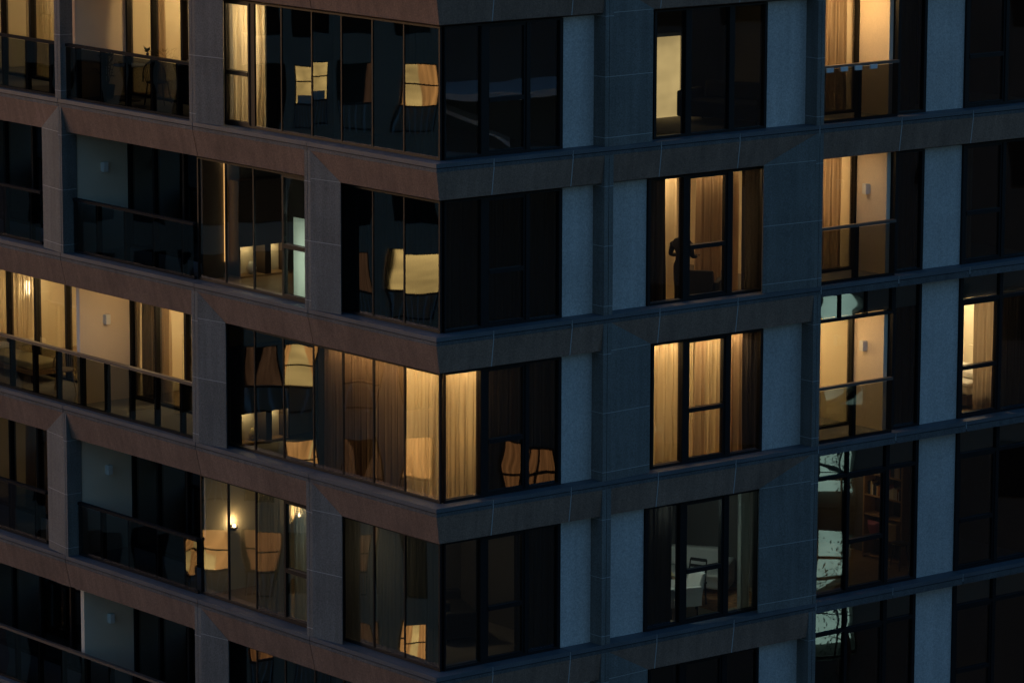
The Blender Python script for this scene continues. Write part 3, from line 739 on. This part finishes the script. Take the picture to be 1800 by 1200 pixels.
# sconce on the far left balcony wall
curtain('L', 16.5, 17.8, 1.92, z+0.01, b3+CE-0.01, 'sheer', 'pale lit curtain at the left edge of the long lit balcony', amp=0.04)
t = empty('wall_sconce', (2.68,17.998,z+1.42), math.pi/2*-1, label='glowing oval sconce on the wall of the far left lit room', cat='wall lamp')
MB().box(0,0.02,-0.05,0.05,-0.12,0.12).build('back_plate','white',t)
MB().lathe((0.075,0,0), [(0.02,-0.16),(0.045,-0.13),(0.05,0),(0.045,0.13),(0.02,0.16)], 14).build('shade','warm',t,True)
lamp_light(t, (0.2,0,0.0), 5, WARM, 0.06)
wire_chair((0.95,13.75,z), 2.6, 'round-backed wicker chair on the far left lit balcony')
t = empty('daybed', (1.2,15.9,z), 0, 'low straw coloured daybed along the glass of the far left balcony', 'daybed')
MB().box(-0.36,0.36,-1.1,1.1,0.16,0.26).build('base_frame','oak',t,bevel=0.01)
MB().box(-0.34,0.34,-1.08,1.08,0.261,0.42).build('mattress','yellow',t,bevel=0.04)
for sx in (-1,1):
    for sy in (-1,1): MB().box(sx*0.3-0.03,sx*0.3+0.03,sy*1.0-0.03,sy*1.0+0.03,0,0.16).build('leg','darkwood',t)
MB().box(-0.28,0.28,0.75,1.05,0.421,0.54).build('pillow','linen',t,bevel=0.05)
# corner table and chairs
def table(loc, rz, w, d, label, h=0.74, mat='oak'):
    t = empty('dining_table', loc, rz, label, 'table')
    MB().box(-w/2,w/2,-d/2,d/2,h-0.035,h).build('tabletop',mat,t,bevel=0.008)
    for sx in (-1,1):
        for sy in (-1,1): MB().tube((sx*(w/2-0.07),sy*(d/2-0.07),0),(sx*(w/2-0.09),sy*(d/2-0.09),h-0.035),0.018,0.026).build('leg',mat,t)
    return t
def chair(loc, rz, label, mat='darkwood', name='dining_chair', cloth=None):
    t = empty(name, loc, rz, label, 'chair')
    MB().box(-0.22,0.22,-0.22,0.22,0.43,0.47).build('seat',cloth or mat,t,bevel=0.012)
    for sx in (-1,1):
        MB().tube((sx*0.20,-0.20,0),(sx*0.18,-0.18,0.43),0.016,0.02).build('leg',mat,t)
        MB().tube((sx*0.20,0.22,0),(sx*0.185,0.19,0.46),0.016,0.02).build('leg',mat,t)
        MB().tube((sx*0.185,0.19,0.46),(sx*0.175,0.27,0.88),0.018,0.014).build('back_post',mat,t)
    for zz in (0.60,0.72,0.84): MB().box(-0.17,0.17,0.215+(zz-0.6)*0.2,0.235+(zz-0.6)*0.2,zz,zz+0.06).build('back_slat',cloth or mat,t)
    return t
table((1.75,1.75,z), 0.0, 1.3, 0.8, 'pale dining table behind the glowing corner curtains')
chair((1.1,1.65,z), 1.4, 'dining chair seen as a shadow through the left corner curtain')
chair((1.75,1.05,z), 3.1, 'dining chair seen as a shadow through the right corner curtain')
t = empty('pendant_lamp', (1.75,1.75,b3+CE), label='drum pendant lamp over the dining table in the bright corner', cat='lamp')
MB().tube((0,0,-0.9),(0,0,-0.001),0.006).build('cord','black',t)
MB().lathe((0,0,0), [(0.14,-0.9),(0.17,-1.14),(0.165,-1.14),(0.135,-0.905)], 18).build('shade','darkwood',t,True)
# fill lamp added in the furnished room below, in place of sky light
ceiling_lamp(5.95, 0.85, 4, 15, (0.75,1.0,0.95), 'added fill lamp over the white armchair, in place of sky light')
# round table, chair and floor lamp behind the glowing window
cafe_table((6.0,1.35,z), 'round table with a glass rim behind the glowing window', 0.55, 0.42)
chair((6.55,1.25,z), 0.4, 'angular dark chair behind the glowing sash')
chair((5.75,1.9,z), 2.4, 'pale chair behind the round table in the glowing window', 'oak')
t = empty('floor_lamp', (6.45,1.9,z), label='slim floor lamp with round shade behind the glowing left sheer', cat='lamp')
MB().lathe((0,0,0),[(0.14,0),(0.14,0.02),(0.02,0.03)],16).build('base','black',t,True); MB().tube((0,0,0.03),(0,0,1.35),0.012).build('pole','black',t)
MB().lathe((0,0,1.3),[(0.10,0),(0.17,0.14),(0.10,0.28),(0.02,0.3)],16).build('shade','drape',t,True)
# bedroom far right
t = empty('bed', (15.0,1.55,z), 0, 'made bed with white bedding and pillows at far right', 'bed')
MB().box(-0.9,0.55,-0.7,0.7,0.10,0.30).build('bed_base','darkwood',t); MB().box(-0.88,0.53,-0.69,0.69,0.301,0.52).build('mattress','linen',t,bevel=0.05)
MB().box(-0.9,0.2,-0.72,0.72,0.45,0.56).build('duvet','linen',t,bevel=0.05)
MB().box(-0.55,-0.1,-0.6,-0.1,0.561,0.70).build('pillow','linen',t,bevel=0.06); MB().box(-0.35,0.1,-0.15,0.5,0.562,0.74).build('pillow','linen',t,bevel=0.06)
MB().box(0.5,0.57,-0.72,0.72,0.10,1.0).build('headboard','wall',t)

# ---- storey 4
z = FZ(4); b4 = base(4)
for x, lb in [(1.02,'glowing uplight sconce nearer the balcony in the lower left room'),(2.59,'glowing uplight sconce behind the pale curtain in the lower left room')]:
    t = empty('wall_sconce', (x,7.898,z+1.26), label=lb, cat='wall lamp')
    MB().box(-0.03,0.03,-0.03,-0.001,-0.05,0.05).build('bracket','frame',t)
    MB().lathe((0,-0.09,0), [(0.03,-0.05),(0.07,0.0),(0.075,0.02),(0.065,0.02)], 16).build('bowl','rail',t,True)
    MB().lathe((0,-0.09,0), [(0.025,0.021),(0.03,0.05),(0.012,0.075)], 12).build('bulb','warm',t,True)
    lamp_light(t, (0,-0.10,0.13), 2.2, WARM, 0.03)
curtain('L', 4.45, 5.15, 0.56, z+0.01, b4+2.45, 'coolsheer', 'pale bluish curtain behind the lower left sash', amp=0.03)
curtain('L', 5.3, 6.35, 0.58, z+0.01, b4+2.45, 'sheerdim', 'thin grey sheer curtain left of the lower sash', amp=0.04)
curtain('L', 0.6, 3.5, 0.58, z+0.01, b4+2.45, 'sheerdim', 'thin grey sheer curtain in the lower left corner glazing', amp=0.04)
curtain('R', 2.3, 3.2, 0.62, z+0.01, b4+2.45, 'darkdrape', 'dark curtain in the lower corner window right pane', amp=0.05)
curtain('L', 15.3, 16.9, 1.95, z+0.01, b4+CE-0.01, 'drape', 'brown half lit curtain behind the lower left edge railing', amp=0.05)
sofa('sofa', (2.4,2.6,z), 1.2, 1.8, 'grey sofa in the dark lower corner room', 'charcoal')
ceiling_lamp(1.5, 2.6, 4, 1.5, (1,0.85,0.62), 'dim ceiling lamp in the lower corner room')
curtain('R', 7.72, 8.02, 0.56, z+0.01, b4+2.45, 'cooldrape', 'narrow pale curtain at the right of the dark furnished window', waves=2, amp=0.03)
curtain('R', 5.2, 6.05, 0.60, z+0.01, b4+2.45, 'darkdrape', 'dark curtain at the left of the dark furnished window', amp=0.05)
def armchair(loc, rz, label, mat, legmat='black'):
    t = empty('armchair', loc, rz, label, 'armchair')
    MB().box(-0.30,0.30,-0.32,0.30,0.26,0.44).build('seat',mat,t,bevel=0.04)
    b = MB(); b.quadbox([(-0.32,0.22,0.30),(0.32,0.22,0.30),(0.32,0.36,0.30),(-0.32,0.36,0.30)],[(-0.30,0.36,0.86),(0.30,0.36,0.86),(0.30,0.46,0.86),(-0.30,0.46,0.86)]); b.build('backrest',mat,t,bevel=0.03)
    for s in (-1,1):
        MB().box(s*0.345-0.045,s*0.345+0.045,-0.32,0.34,0.24,0.62).build('armrest',mat,t,bevel=0.02)
        for y in (-0.26,0.28): MB().tube((s*0.30,y,0),(s*0.28,y,0.25),0.014,0.02).build('leg',legmat,t)
    return t
armchair((6.58,0.98,z), -1.9, 'white armchair in the dark furnished room at lower centre', 'palecloth')
chair((7.25,1.35,z), -1.2, 'dark dining chair beside the white armchair', 'black')
t = empty('bench', (6.85,1.72,z), 0.1, 'low bench holding cushions behind the white armchair', 'bench')
MB().box(-0.5,0.5,-0.25,0.25,0.40,0.46).build('seat','oak',t)
for sx in (-1,1):
    for sy in (-1,1): MB().box(sx*0.44-0.025,sx*0.44+0.025,sy*0.2-0.025,sy*0.2+0.025,0,0.40).build('leg','oak',t)
def cushion(loc, rot, size, mat, label):
    b = MB(); n = 8
    for j in range(n+1):
        for i in range(n+1):
            s, q = i/n*2-1, j/n*2-1; k = (1-s**4)*(1-q**4)
            b.v.append((s*size[0]/2*(1-0.06*q*q), q*size[1]/2*(1-0.06*s*s), size[2]/2*k**0.6))
    m = (n+1)**2
    for j in range(n+1):
        for i in range(n+1): v = b.v[j*(n+1)+i]; b.v.append((v[0],v[1],-v[2]-0.001))
    for j in range(n):
        for i in range(n):
            q = j*(n+1)+i; b.f.append((q,q+1,q+n+2,q+n+1)); b.f.append((m+q,m+q+n+1,m+q+n+2,m+q+1))
    o = b.build('cushion',mat,None,True); o.location = loc; o.rotation_euler = rot; return tag(o,label,'cushion')
cushion((6.75,1.70,z+0.53), (0,0,0.3), (0.42,0.42,0.14), 'navy', 'navy cushion on the bench behind the white armchair')
cushion((6.8,1.72,z+0.67), (0.1,0.1,-0.2), (0.42,0.42,0.13), 'yellow', 'straw coloured cushion on top of the navy cushion')
sofa('sofa', (8.0,2.6,z), -0.9, 1.9, 'grey sofa at the back of the dark furnished room', 'palecloth', 0.8)
o = MB().box(7.3,8.9,0.75,2.2,z+0.0145,z+0.022).build('rug','rug'); tag(o,'orange patterned rug on the floor of the dark furnished room','rug')
# bookshelf room, lower right
t = empty('bookshelf', (12.92,1.85,z), -math.pi/2, 'wooden bookshelf with books behind the lower right glazing', 'bookshelf')
for x in (-0.55,0.0,0.55): MB().box(x-0.02,x+0.02,-0.16,0.14,0,2.1).build('upright','oak',t)
for zz in (0.05,0.45,0.90,1.30,1.75,2.08):
    for x in (-0.285,0.285): MB().box(x-0.264,x+0.264,-0.16,0.14,zz,zz+0.03).build('shelf','oak',t)
MB().box(-0.57,0.57,0.141,0.15,0,2.1).build('back_panel','darkwood',t)
lamp_light(t, (-0.3,-0.6,1.5), 0.45, AMBER, 0.05)
rb = random.Random(3); BC = ['linen','rug','navy','pink','charcoal','yellow','palecloth']
k = 0
for zz in (1.331,1.781):
    for x0 in (-0.53,0.04):
        x = x0
        while x < x0+0.42:
            w = rb.uniform(0.02,0.045); h = rb.uniform(0.18,0.27)
            b = MB(); b.box(-0.12,0.04,x,x+w,0,h)
            bc = rb.choice(BC); o = b.build('book',bc); o.location = (12.9,1.85,z+zz); o.rotation_euler = (0,0,0)
            o.rotation_euler = (0,0,0); k += 1
            tag(o, {'linen':'white','rug':'orange brown','navy':'navy','pink':'pink','charcoal':'black','yellow':'straw coloured','palecloth':'pale grey'}[bc]+' book on the '+('lower' if zz < 1.5 else 'upper')+' row, '+('nearer' if x0 > 0 else 'farther')+' half of the lower right bookshelf', 'book', 'books on the bookshelf')
            x += w+0.003
cushion((12.82,2.12,z+0.64), (1.3,0,1.57), (0.36,0.34,0.14), 'pink', 'pink cushion on the bookshelf in the lower right room')
t = empty('bar_stool', (12.55,1.1,z), 0, 'round wooden stool near the lower right glazing', 'stool')
MB().lathe((0,0,0),[(0.17,0.52),(0.19,0.535),(0.185,0.56),(0.1,0.565)],20).build('seat','darkwood',t,True)
for i in range(4):
    a = math.pi/4+i*math.pi/2; MB().tube((0.2*math.cos(a),0.2*math.sin(a),0),(0.12*math.cos(a),0.12*math.sin(a),0.525),0.014,0.018).build('leg','darkwood',t)
t = empty('storage_box', (12.86,1.58,z+0.4805), -math.pi/2, 'straw coloured storage box on the lower right bookshelf', 'box')
MB().box(-0.17,0.17,-0.13,0.13,0,0.30).build('box_body','yellow',t,bevel=0.006)
MB().box(-0.18,0.18,-0.14,0.14,0.3005,0.36).build('lid','yellow',t,bevel=0.006)

# ------------------------------------------------------------------ standing person, storey 2
def skin_mesh(name, verts, edges, radii, mat, parent, sub=2):
    me = bpy.data.meshes.new(name); me.from_pydata(verts, edges, []); o = bpy.data.objects.new(name, me); COL.objects.link(o); o.parent = parent
    sk = o.modifiers.new('skin','SKIN'); sk.use_smooth_shade = True
    for i, r in enumerate(radii):
        me.skin_vertices[0].data[i].radius = r if isinstance(r, tuple) else (r, r)
    me.skin_vertices[0].data[0].use_root = True
    s = o.modifiers.new('sub','SUBSURF'); s.levels = sub; s.render_levels = sub
    me.materials.append(M[mat]); return o
def person(loc, rz, label):
    t = empty('person', loc, rz, label, 'person')          # faces +x, standing, 1.72 m
    V = [(0,0,0.92),(0.0,0,1.06),(0.01,0,1.22),(0.02,0,1.37),(0.03,0,1.45),(0.05,0,1.50)]; E = [(0,1),(1,2),(2,3),(3,4),(4,5)]
    R = [(0.14,0.105),(0.135,0.10),(0.15,0.115),(0.12,0.095),0.052,0.048]
    for s in (-1,1):
        k = len(V)
        V += [(0.01,0.17*s,1.36),(-0.02,0.24*s,1.12),(0.20,0.19*s,1.08),(0.26,0.16*s,1.10)]; E += [(3,k),(k,k+1),(k+1,k+2),(k+2,k+3)]; R += [0.066,0.047,0.036,0.03]
        k = len(V)
        V += [(0.0,0.095*s,0.84),(0.02,0.10*s,0.48),(-0.01,0.10*s,0.09),(0.0,0.10*s,0.045),(0.13,0.115*s,0.03)]; E += [(0,k),(k,k+1),(k+1,k+2),(k+2,k+3),(k+3,k+4)]; R += [0.088,0.06,0.042,0.04,0.03]
    body = skin_mesh('body', V, E, R, 'darkshirt', t)
    # head with face
    HV = []; n = 20; m = 16
    hb = MB(); c = Vector((0.085,0,1.605))
    for j in range(m+1):
        th = math.pi*j/m
        for i in range(n):
            a = 2*math.pi*i/n; d = Vector((math.cos(a)*math.sin(th), math.sin(a)*math.sin(th), math.cos(th)))
            r = Vector((0.097*d.x, 0.076*d.y, 0.118*d.z))
            if d.z < -0.2 and d.x > 0: r.x *= 0.92
            if d.x > 0.9 and abs(d.z+0.15) < 0.25: r.x += 0.022*(1-abs(d.z+0.15)/0.25)      # nose
            if d.x > 0.8 and abs(d.z-0.08) < 0.15 and abs(d.y) > 0.2: r.x -= 0.008           # eye sockets
            if d.x > 0.85 and abs(d.z+0.55) < 0.1: r.x += 0.006                               # lips
            if abs(d.y) > 0.93 and abs(d.z+0.05) < 0.3: r.y *= 1.18                           # ears
            hb.v.append(tuple(c+r))
    for j in range(m):
        for i in range(n): q = (i+1) % n; hb.f.append((j*n+i, j*n+q, (j+1)*n+q, (j+1)*n+i))
    h = hb.build('head','skin',t,True)
    hr = MB(); c2 = c+Vector((-0.012,0,0.012))
    for j in range(9):
        th = math.pi*0.56*j/8
        for i in range(n):
            a = 2*math.pi*i/n; back = 0.5-0.5*math.cos(a); tt = th*(0.62+0.45*back)
            hr.v.append((c2.x+0.106*math.cos(a)*math.sin(tt), 0.086*math.sin(a)*math.sin(tt), c2.z+0.124*math.cos(tt)))
    for j in range(8):
        for i in range(n): q = (i+1) % n; hr.f.append((j*n+i, j*n+q, (j+1)*n+q, (j+1)*n+i))
    hr.build('hair','hair',t,True)
    for s in (-1,1):                                        # hands, five fingers each, curled together
        hv = [(0.26,0.16*s,1.10),(0.31,0.145*s,1.105)]; he = [(0,1)]; hrad = [(0.026,0.018),(0.036,0.016)]
        for q in range(4):
            k = len(hv); off = (q-1.5)*0.018
            ln = (0.034,0.042,0.04,0.03)[q]
            hv += [(0.345,0.145*s+off,1.105),(0.345+ln,0.145*s+off,1.095),(0.345+ln+0.018,0.145*s+off,1.07)]; he += [(1,k),(k,k+1),(k+1,k+2)]; hrad += [0.0095,0.009,0.0075]
        k = len(hv); hv += [(0.285,0.115*s,1.115),(0.32,0.095*s,1.115),(0.345,0.09*s,1.105)]; he += [(0,k),(k,k+1),(k+1,k+2)]; hrad += [0.011,0.010,0.008]
        skin_mesh('hand', hv, he, hrad, 'skin', t, 1)
    return t
PF = base(2)-0.300
person((6.60,1.0,PF), 0.35, 'person in dark clothes standing behind the window bar of the warm lit room')
armchair((7.02,0.95,PF), 2.3, 'dark armchair standing right of the standing person', 'charcoal')

# ------------------------------------------------------------------ neighbouring buildings (seen in the window glass)
def facing(dist, mirror):
    cy, sy = math.cos(YAW), math.sin(YAW)
    if mirror == 'L': o = Vector((2*G-CAM.x, CAM.y, 0)); n = Vector((-cy, sy, 0)); a = Vector((-sy,-cy,0))
    else: o = Vector((CAM.x, 2*G-CAM.y, 0)); n = Vector((cy,-sy,0)); a = Vector((sy,cy,0))
    m = Matrix((-a, n, Vector((0,0,1)))).transposed().to_4x4(); m.translation = o+n*dist
    return m
def neighbour_left():
    t = empty('neighbouring_apartment_block', label='older apartment block across the street, seen mirrored in the left windows', cat='building')
    t.matrix_world = facing(131, 'L')
    rnd = random.Random(21); cols = [3.25+1.65*i for i in range(-3,8)]; tops = [1.65-3.05*k for k in range(-1,9)]; w = 1.15; h = 2.15
    x0, x1 = cols[0]-1.2, cols[-1]+1.2
    b = MB()
    b.box(x0,x1,0.3,12,-33,tops[0]+1.3)
    b.box(x0,x1,0,0.299,tops[0],tops[0]+1.3)
    for k, zt in enumerate(tops):
        zb = tops[k+1] if k+1 < len(tops) else -33
        b.box(x0,x1,0,0.299,zb,zt-h)
        xs = [x0]+[q for c in cols for q in (c-w/2,c+w/2)]+[x1]
        for i in range(0,len(xs),2): b.box(xs[i],xs[i+1],0,0.299,zt-h,zt)
    b.build('wall','nwall',t)
    lit = {(6.55,0):'n_yellow',(4.9,0):'n_dim',(3.25,0):'n_bright',(3.25,2):'n_yellow',(8.2,3):'n_dim',(6.55,3):'n_bright',(4.9,3):'n_dim',
           (6.55,4):'n_bright',(4.9,4):'n_dim',(3.25,4):'n_bright',(9.85,5):'n_bright',(8.2,5):'n_mid',(4.9,5):'n_dim',(4.9,6):'n_dim',(3.25,6):'n_bright',
           (6.55,6):'n_mid',(9.85,4):'n_mid',(6.55,7):'n_bright',(4.9,2):'n_dim',(8.2,6):'n_mid',(1.6,1):'n_mid',(1.6,4):'n_dim'}
    for k, zt in enumerate(tops):
        for c in cols:
            key = next((q for q in lit if abs(q[0]-c) < 0.01 and q[1] == k-1), None)
            mt = lit[key] if key else 'n_glass'
            f = MB(); f.box(c-w/2,c-w/2+0.05,0.16,0.22,zt-h,zt).box(c+w/2-0.05,c+w/2,0.16,0.22,zt-h,zt).box(c-w/2+0.05,c+w/2-0.05,0.16,0.22,zt-0.05,zt).box(c-w/2+0.05,c+w/2-0.05,0.16,0.22,zt-h,zt-h+0.05)
            f = f.build('window','frame',t)
            xl, xr, z0_, z1_ = c-w/2+0.05, c+w/2-0.05, zt-h+0.85, zt-0.05
            if mt in ('n_bright','n_mid','n_dim'):           # two curtains, not quite drawn, lit from behind
                gl = xl+(xr-xl)*rnd.uniform(0.25,0.6); gw = rnd.choice((0.0,0.05,0.16,0.3)); gr = min(gl+gw, xr-0.08)
                MB().box(xl,gl,0.20,0.215,z0_,z1_).build('curtain_panel',mt,f)
                MB().box(gr+0.002,xr,0.20,0.215,z0_,z1_).build('curtain_panel',mt if rnd.random() < 0.7 else {'n_bright':'n_mid','n_mid':'n_dim','n_dim':'n_glass'}[mt],f)
                if gw: MB().box(gl,gr,0.24,0.25,z0_,z1_).build('pane',{'n_bright':'n_yellow','n_mid':'n_dim','n_dim':'n_glass'}[mt],f)
                if rnd.random() < 0.5: MB().box(xl,xr,0.15,0.199,z0_+0.62,z0_+0.66).build('glazing_bar','frame',f)
            else:
                MB().box(xl,xr,0.20,0.215,z0_,z1_).build('pane',mt,f)
                if mt == 'n_yellow' and k == 1:
                    MB().box(xl,xr,0.15,0.199,z0_+0.75,z0_+0.79).build('glazing_bar','frame',f); MB().box(xl+0.1,xr-0.1,0.16,0.199,z0_,z0_+0.28).build('bed','linen',f)
            MB().box(c-w/2+0.05,c+w/2-0.05,0.20,0.215,zt-h+0.05,zt-h+0.848).build('lower_panel','n_glass' if mt=='n_glass' else 'nwall',f)
            if mt != 'n_glass':
                rl = MB().box(c-w/2,c+w/2,-0.06,-0.02,zt-h+0.82,zt-h+0.87).build('railing','frame',t)
                for i in range(8):
                    x = c-w/2+0.05+i*(w-0.1)/7; MB().box(x-0.012,x+0.012,-0.055,-0.025,zt-h-0.05,zt-h+0.819).build('baluster','palecloth',rl)
neighbour_left()
def neighbour_right():
    t = empty('neighbouring_office_block', label='dark office block with a lit green stairwell, seen mirrored in the right windows', cat='building')
    t.matrix_world = facing(124, 'R')
    # local x = -s
    sx0, sx1 = -10.62, -9.3
    b = MB(); b.box(-26,sx0,0,10,-33,7).box(sx1,9,0,10,-33,7).box(sx0,sx1,0,10,-4.55,7).box(sx0,sx1,0,10,-33,-16).box(sx0,sx1,2.2,10,-16,-4.55); b.build('wall','nwall2',t)
    MB().box(sx0+0.002,sx1-0.002,2.15,2.195,-15.99,-4.56).build('stairwell_back','n_green',t)
    f = MB()
    for zz in (-4.6,-6.1,-7.0,-8.6,-9.3,-10.4,-11.3,-12.9,-13.5,-14.6,-15.9): f.box(sx0+0.05,sx1-0.05,0.05,0.14,zz-0.04,zz+0.04)
    for x in (sx0,sx0+0.55,sx1-0.06): f.box(x,x+0.06,0.05,0.14,-15.99,-4.56)
    w = f.build('stairwell_window','frame',t)
    for k, zz in enumerate((-7.9,-10.9,-13.9)):
        q = MB(); q.quadbox([(sx0+0.1,1.2,zz),(sx1-0.1,1.2,zz+(0.7 if k%2 else -0.7)),(sx1-0.1,2.0,zz+(0.7 if k%2 else -0.7)),(sx0+0.1,2.0,zz)],[(sx0+0.1,1.2,zz+0.22),(sx1-0.1,1.2,zz+0.22+(0.7 if k%2 else -0.7)),(sx1-0.1,2.0,zz+0.22+(0.7 if k%2 else -0.7)),(sx0+0.1,2.0,zz+0.22)])
        q.build('stair_flight','nwall2',t)
    for zz in (-8.4,-11.2): MB().box(sx0+0.05,sx1-0.05,0.3,2.0,zz-0.9,zz).build('landing','nwall2',t)
    # pale ledges and canopy added to mirror as sky-blue shapes in the glass
    MB().box(-2.6,2.6,-3.2,-0.002,1.75,1.95).build('reflection_ledge','white',t)
    MB().box(-2.6,2.6,-3.6,-0.002,-0.45,-0.2).build('reflection_ledge','white',t)
    b = MB(); b.quadbox([(2.3,-1.6,1.35),(0.0,-1.6,0.2),(0.0,-0.1,0.2),(2.3,-0.1,1.35)],[(2.3,-1.6,1.47),(0.0,-1.6,0.32),(0.0,-0.1,0.32),(2.3,-0.1,1.47)]); b.build('reflection_canopy','white',t)
    for k in range(-1,4):
        for x in (-18,-15.5,-13,-7,-4.5,4.5,7):
            zt = 5.2-3.2*k*1.5; 
            q = MB().box(x-0.7,x+0.7,-0.04,-0.001,zt-1.6,zt).build('window','frame',t); MB().box(x-0.62,x+0.62,-0.05,-0.0405,zt-1.52,zt-0.08).build('pane','n_glass',q)
    q = MB().box(-1.45,0.16,-0.05,-0.001,-10.68,-9.36).build('window','frame',t)
    for xa, xb in ((-1.37,-0.8),(-0.72,-0.42),(-0.36,0.08)):
        for za, zb in ((-10.6,-10.22),(-10.12,-9.44)): MB().box(xa,xb,-0.06,-0.0505,za,zb).build('curtain_panel','n_mid',q)
    return t
nb = neighbour_right()
def street_tree():
    m = facing(124,'R'); loc = m @ Vector((-10.15,-1.3,-33))
    t = empty('street_tree', loc, label='slender dark tree in front of the lit green stairwell, seen mirrored at right', cat='tree')
    rnd = random.Random(11)
    tr = MB(); tr.tube((0,0,0),(0.1,0,9),0.22,0.16); tr.tube((0.1,0,9),(0,0.1,16.5),0.16,0.09); tr.tube((0,0.1,16.5),(0.05,0,23),0.09,0.02)
    br = []
    for i in range(34):
        zz = rnd.uniform(14,24.5); a = rnd.uniform(0,6.28); l = rnd.uniform(0.3,0.95)*(1 if zz<20 else 0.6)
        e = Vector((l*math.cos(a), l*math.sin(a), zz+rnd.uniform(0.1,0.7))); tr.tube((0.03,0.05,zz),e,0.03,0.008,5); br.append(e)
    tr.build('trunk','darkwood',t)
    lf = MB()
    for e in br:
        for i in range(70):
            c = e+Vector((rnd.gauss(0,0.26),rnd.gauss(0,0.26),rnd.gauss(-0.1,0.32))); d = Vector((rnd.uniform(-1,1),rnd.uniform(-1,1),rnd.uniform(-1,0.4))).normalized()*rnd.uniform(0.12,0.24)
            s = d.cross(Vector((0.2,0.3,1))).normalized()*0.022; o = len(lf.v); lf.v += [tuple(c),tuple(c+d*0.5+s),tuple(c+d),tuple(c+d*0.5-s)]; lf.f.append((o,o+1,o+2,o+3))
    f = lf.build('crown','leaf',t); f['kind'] = 'stuff'
street_tree()
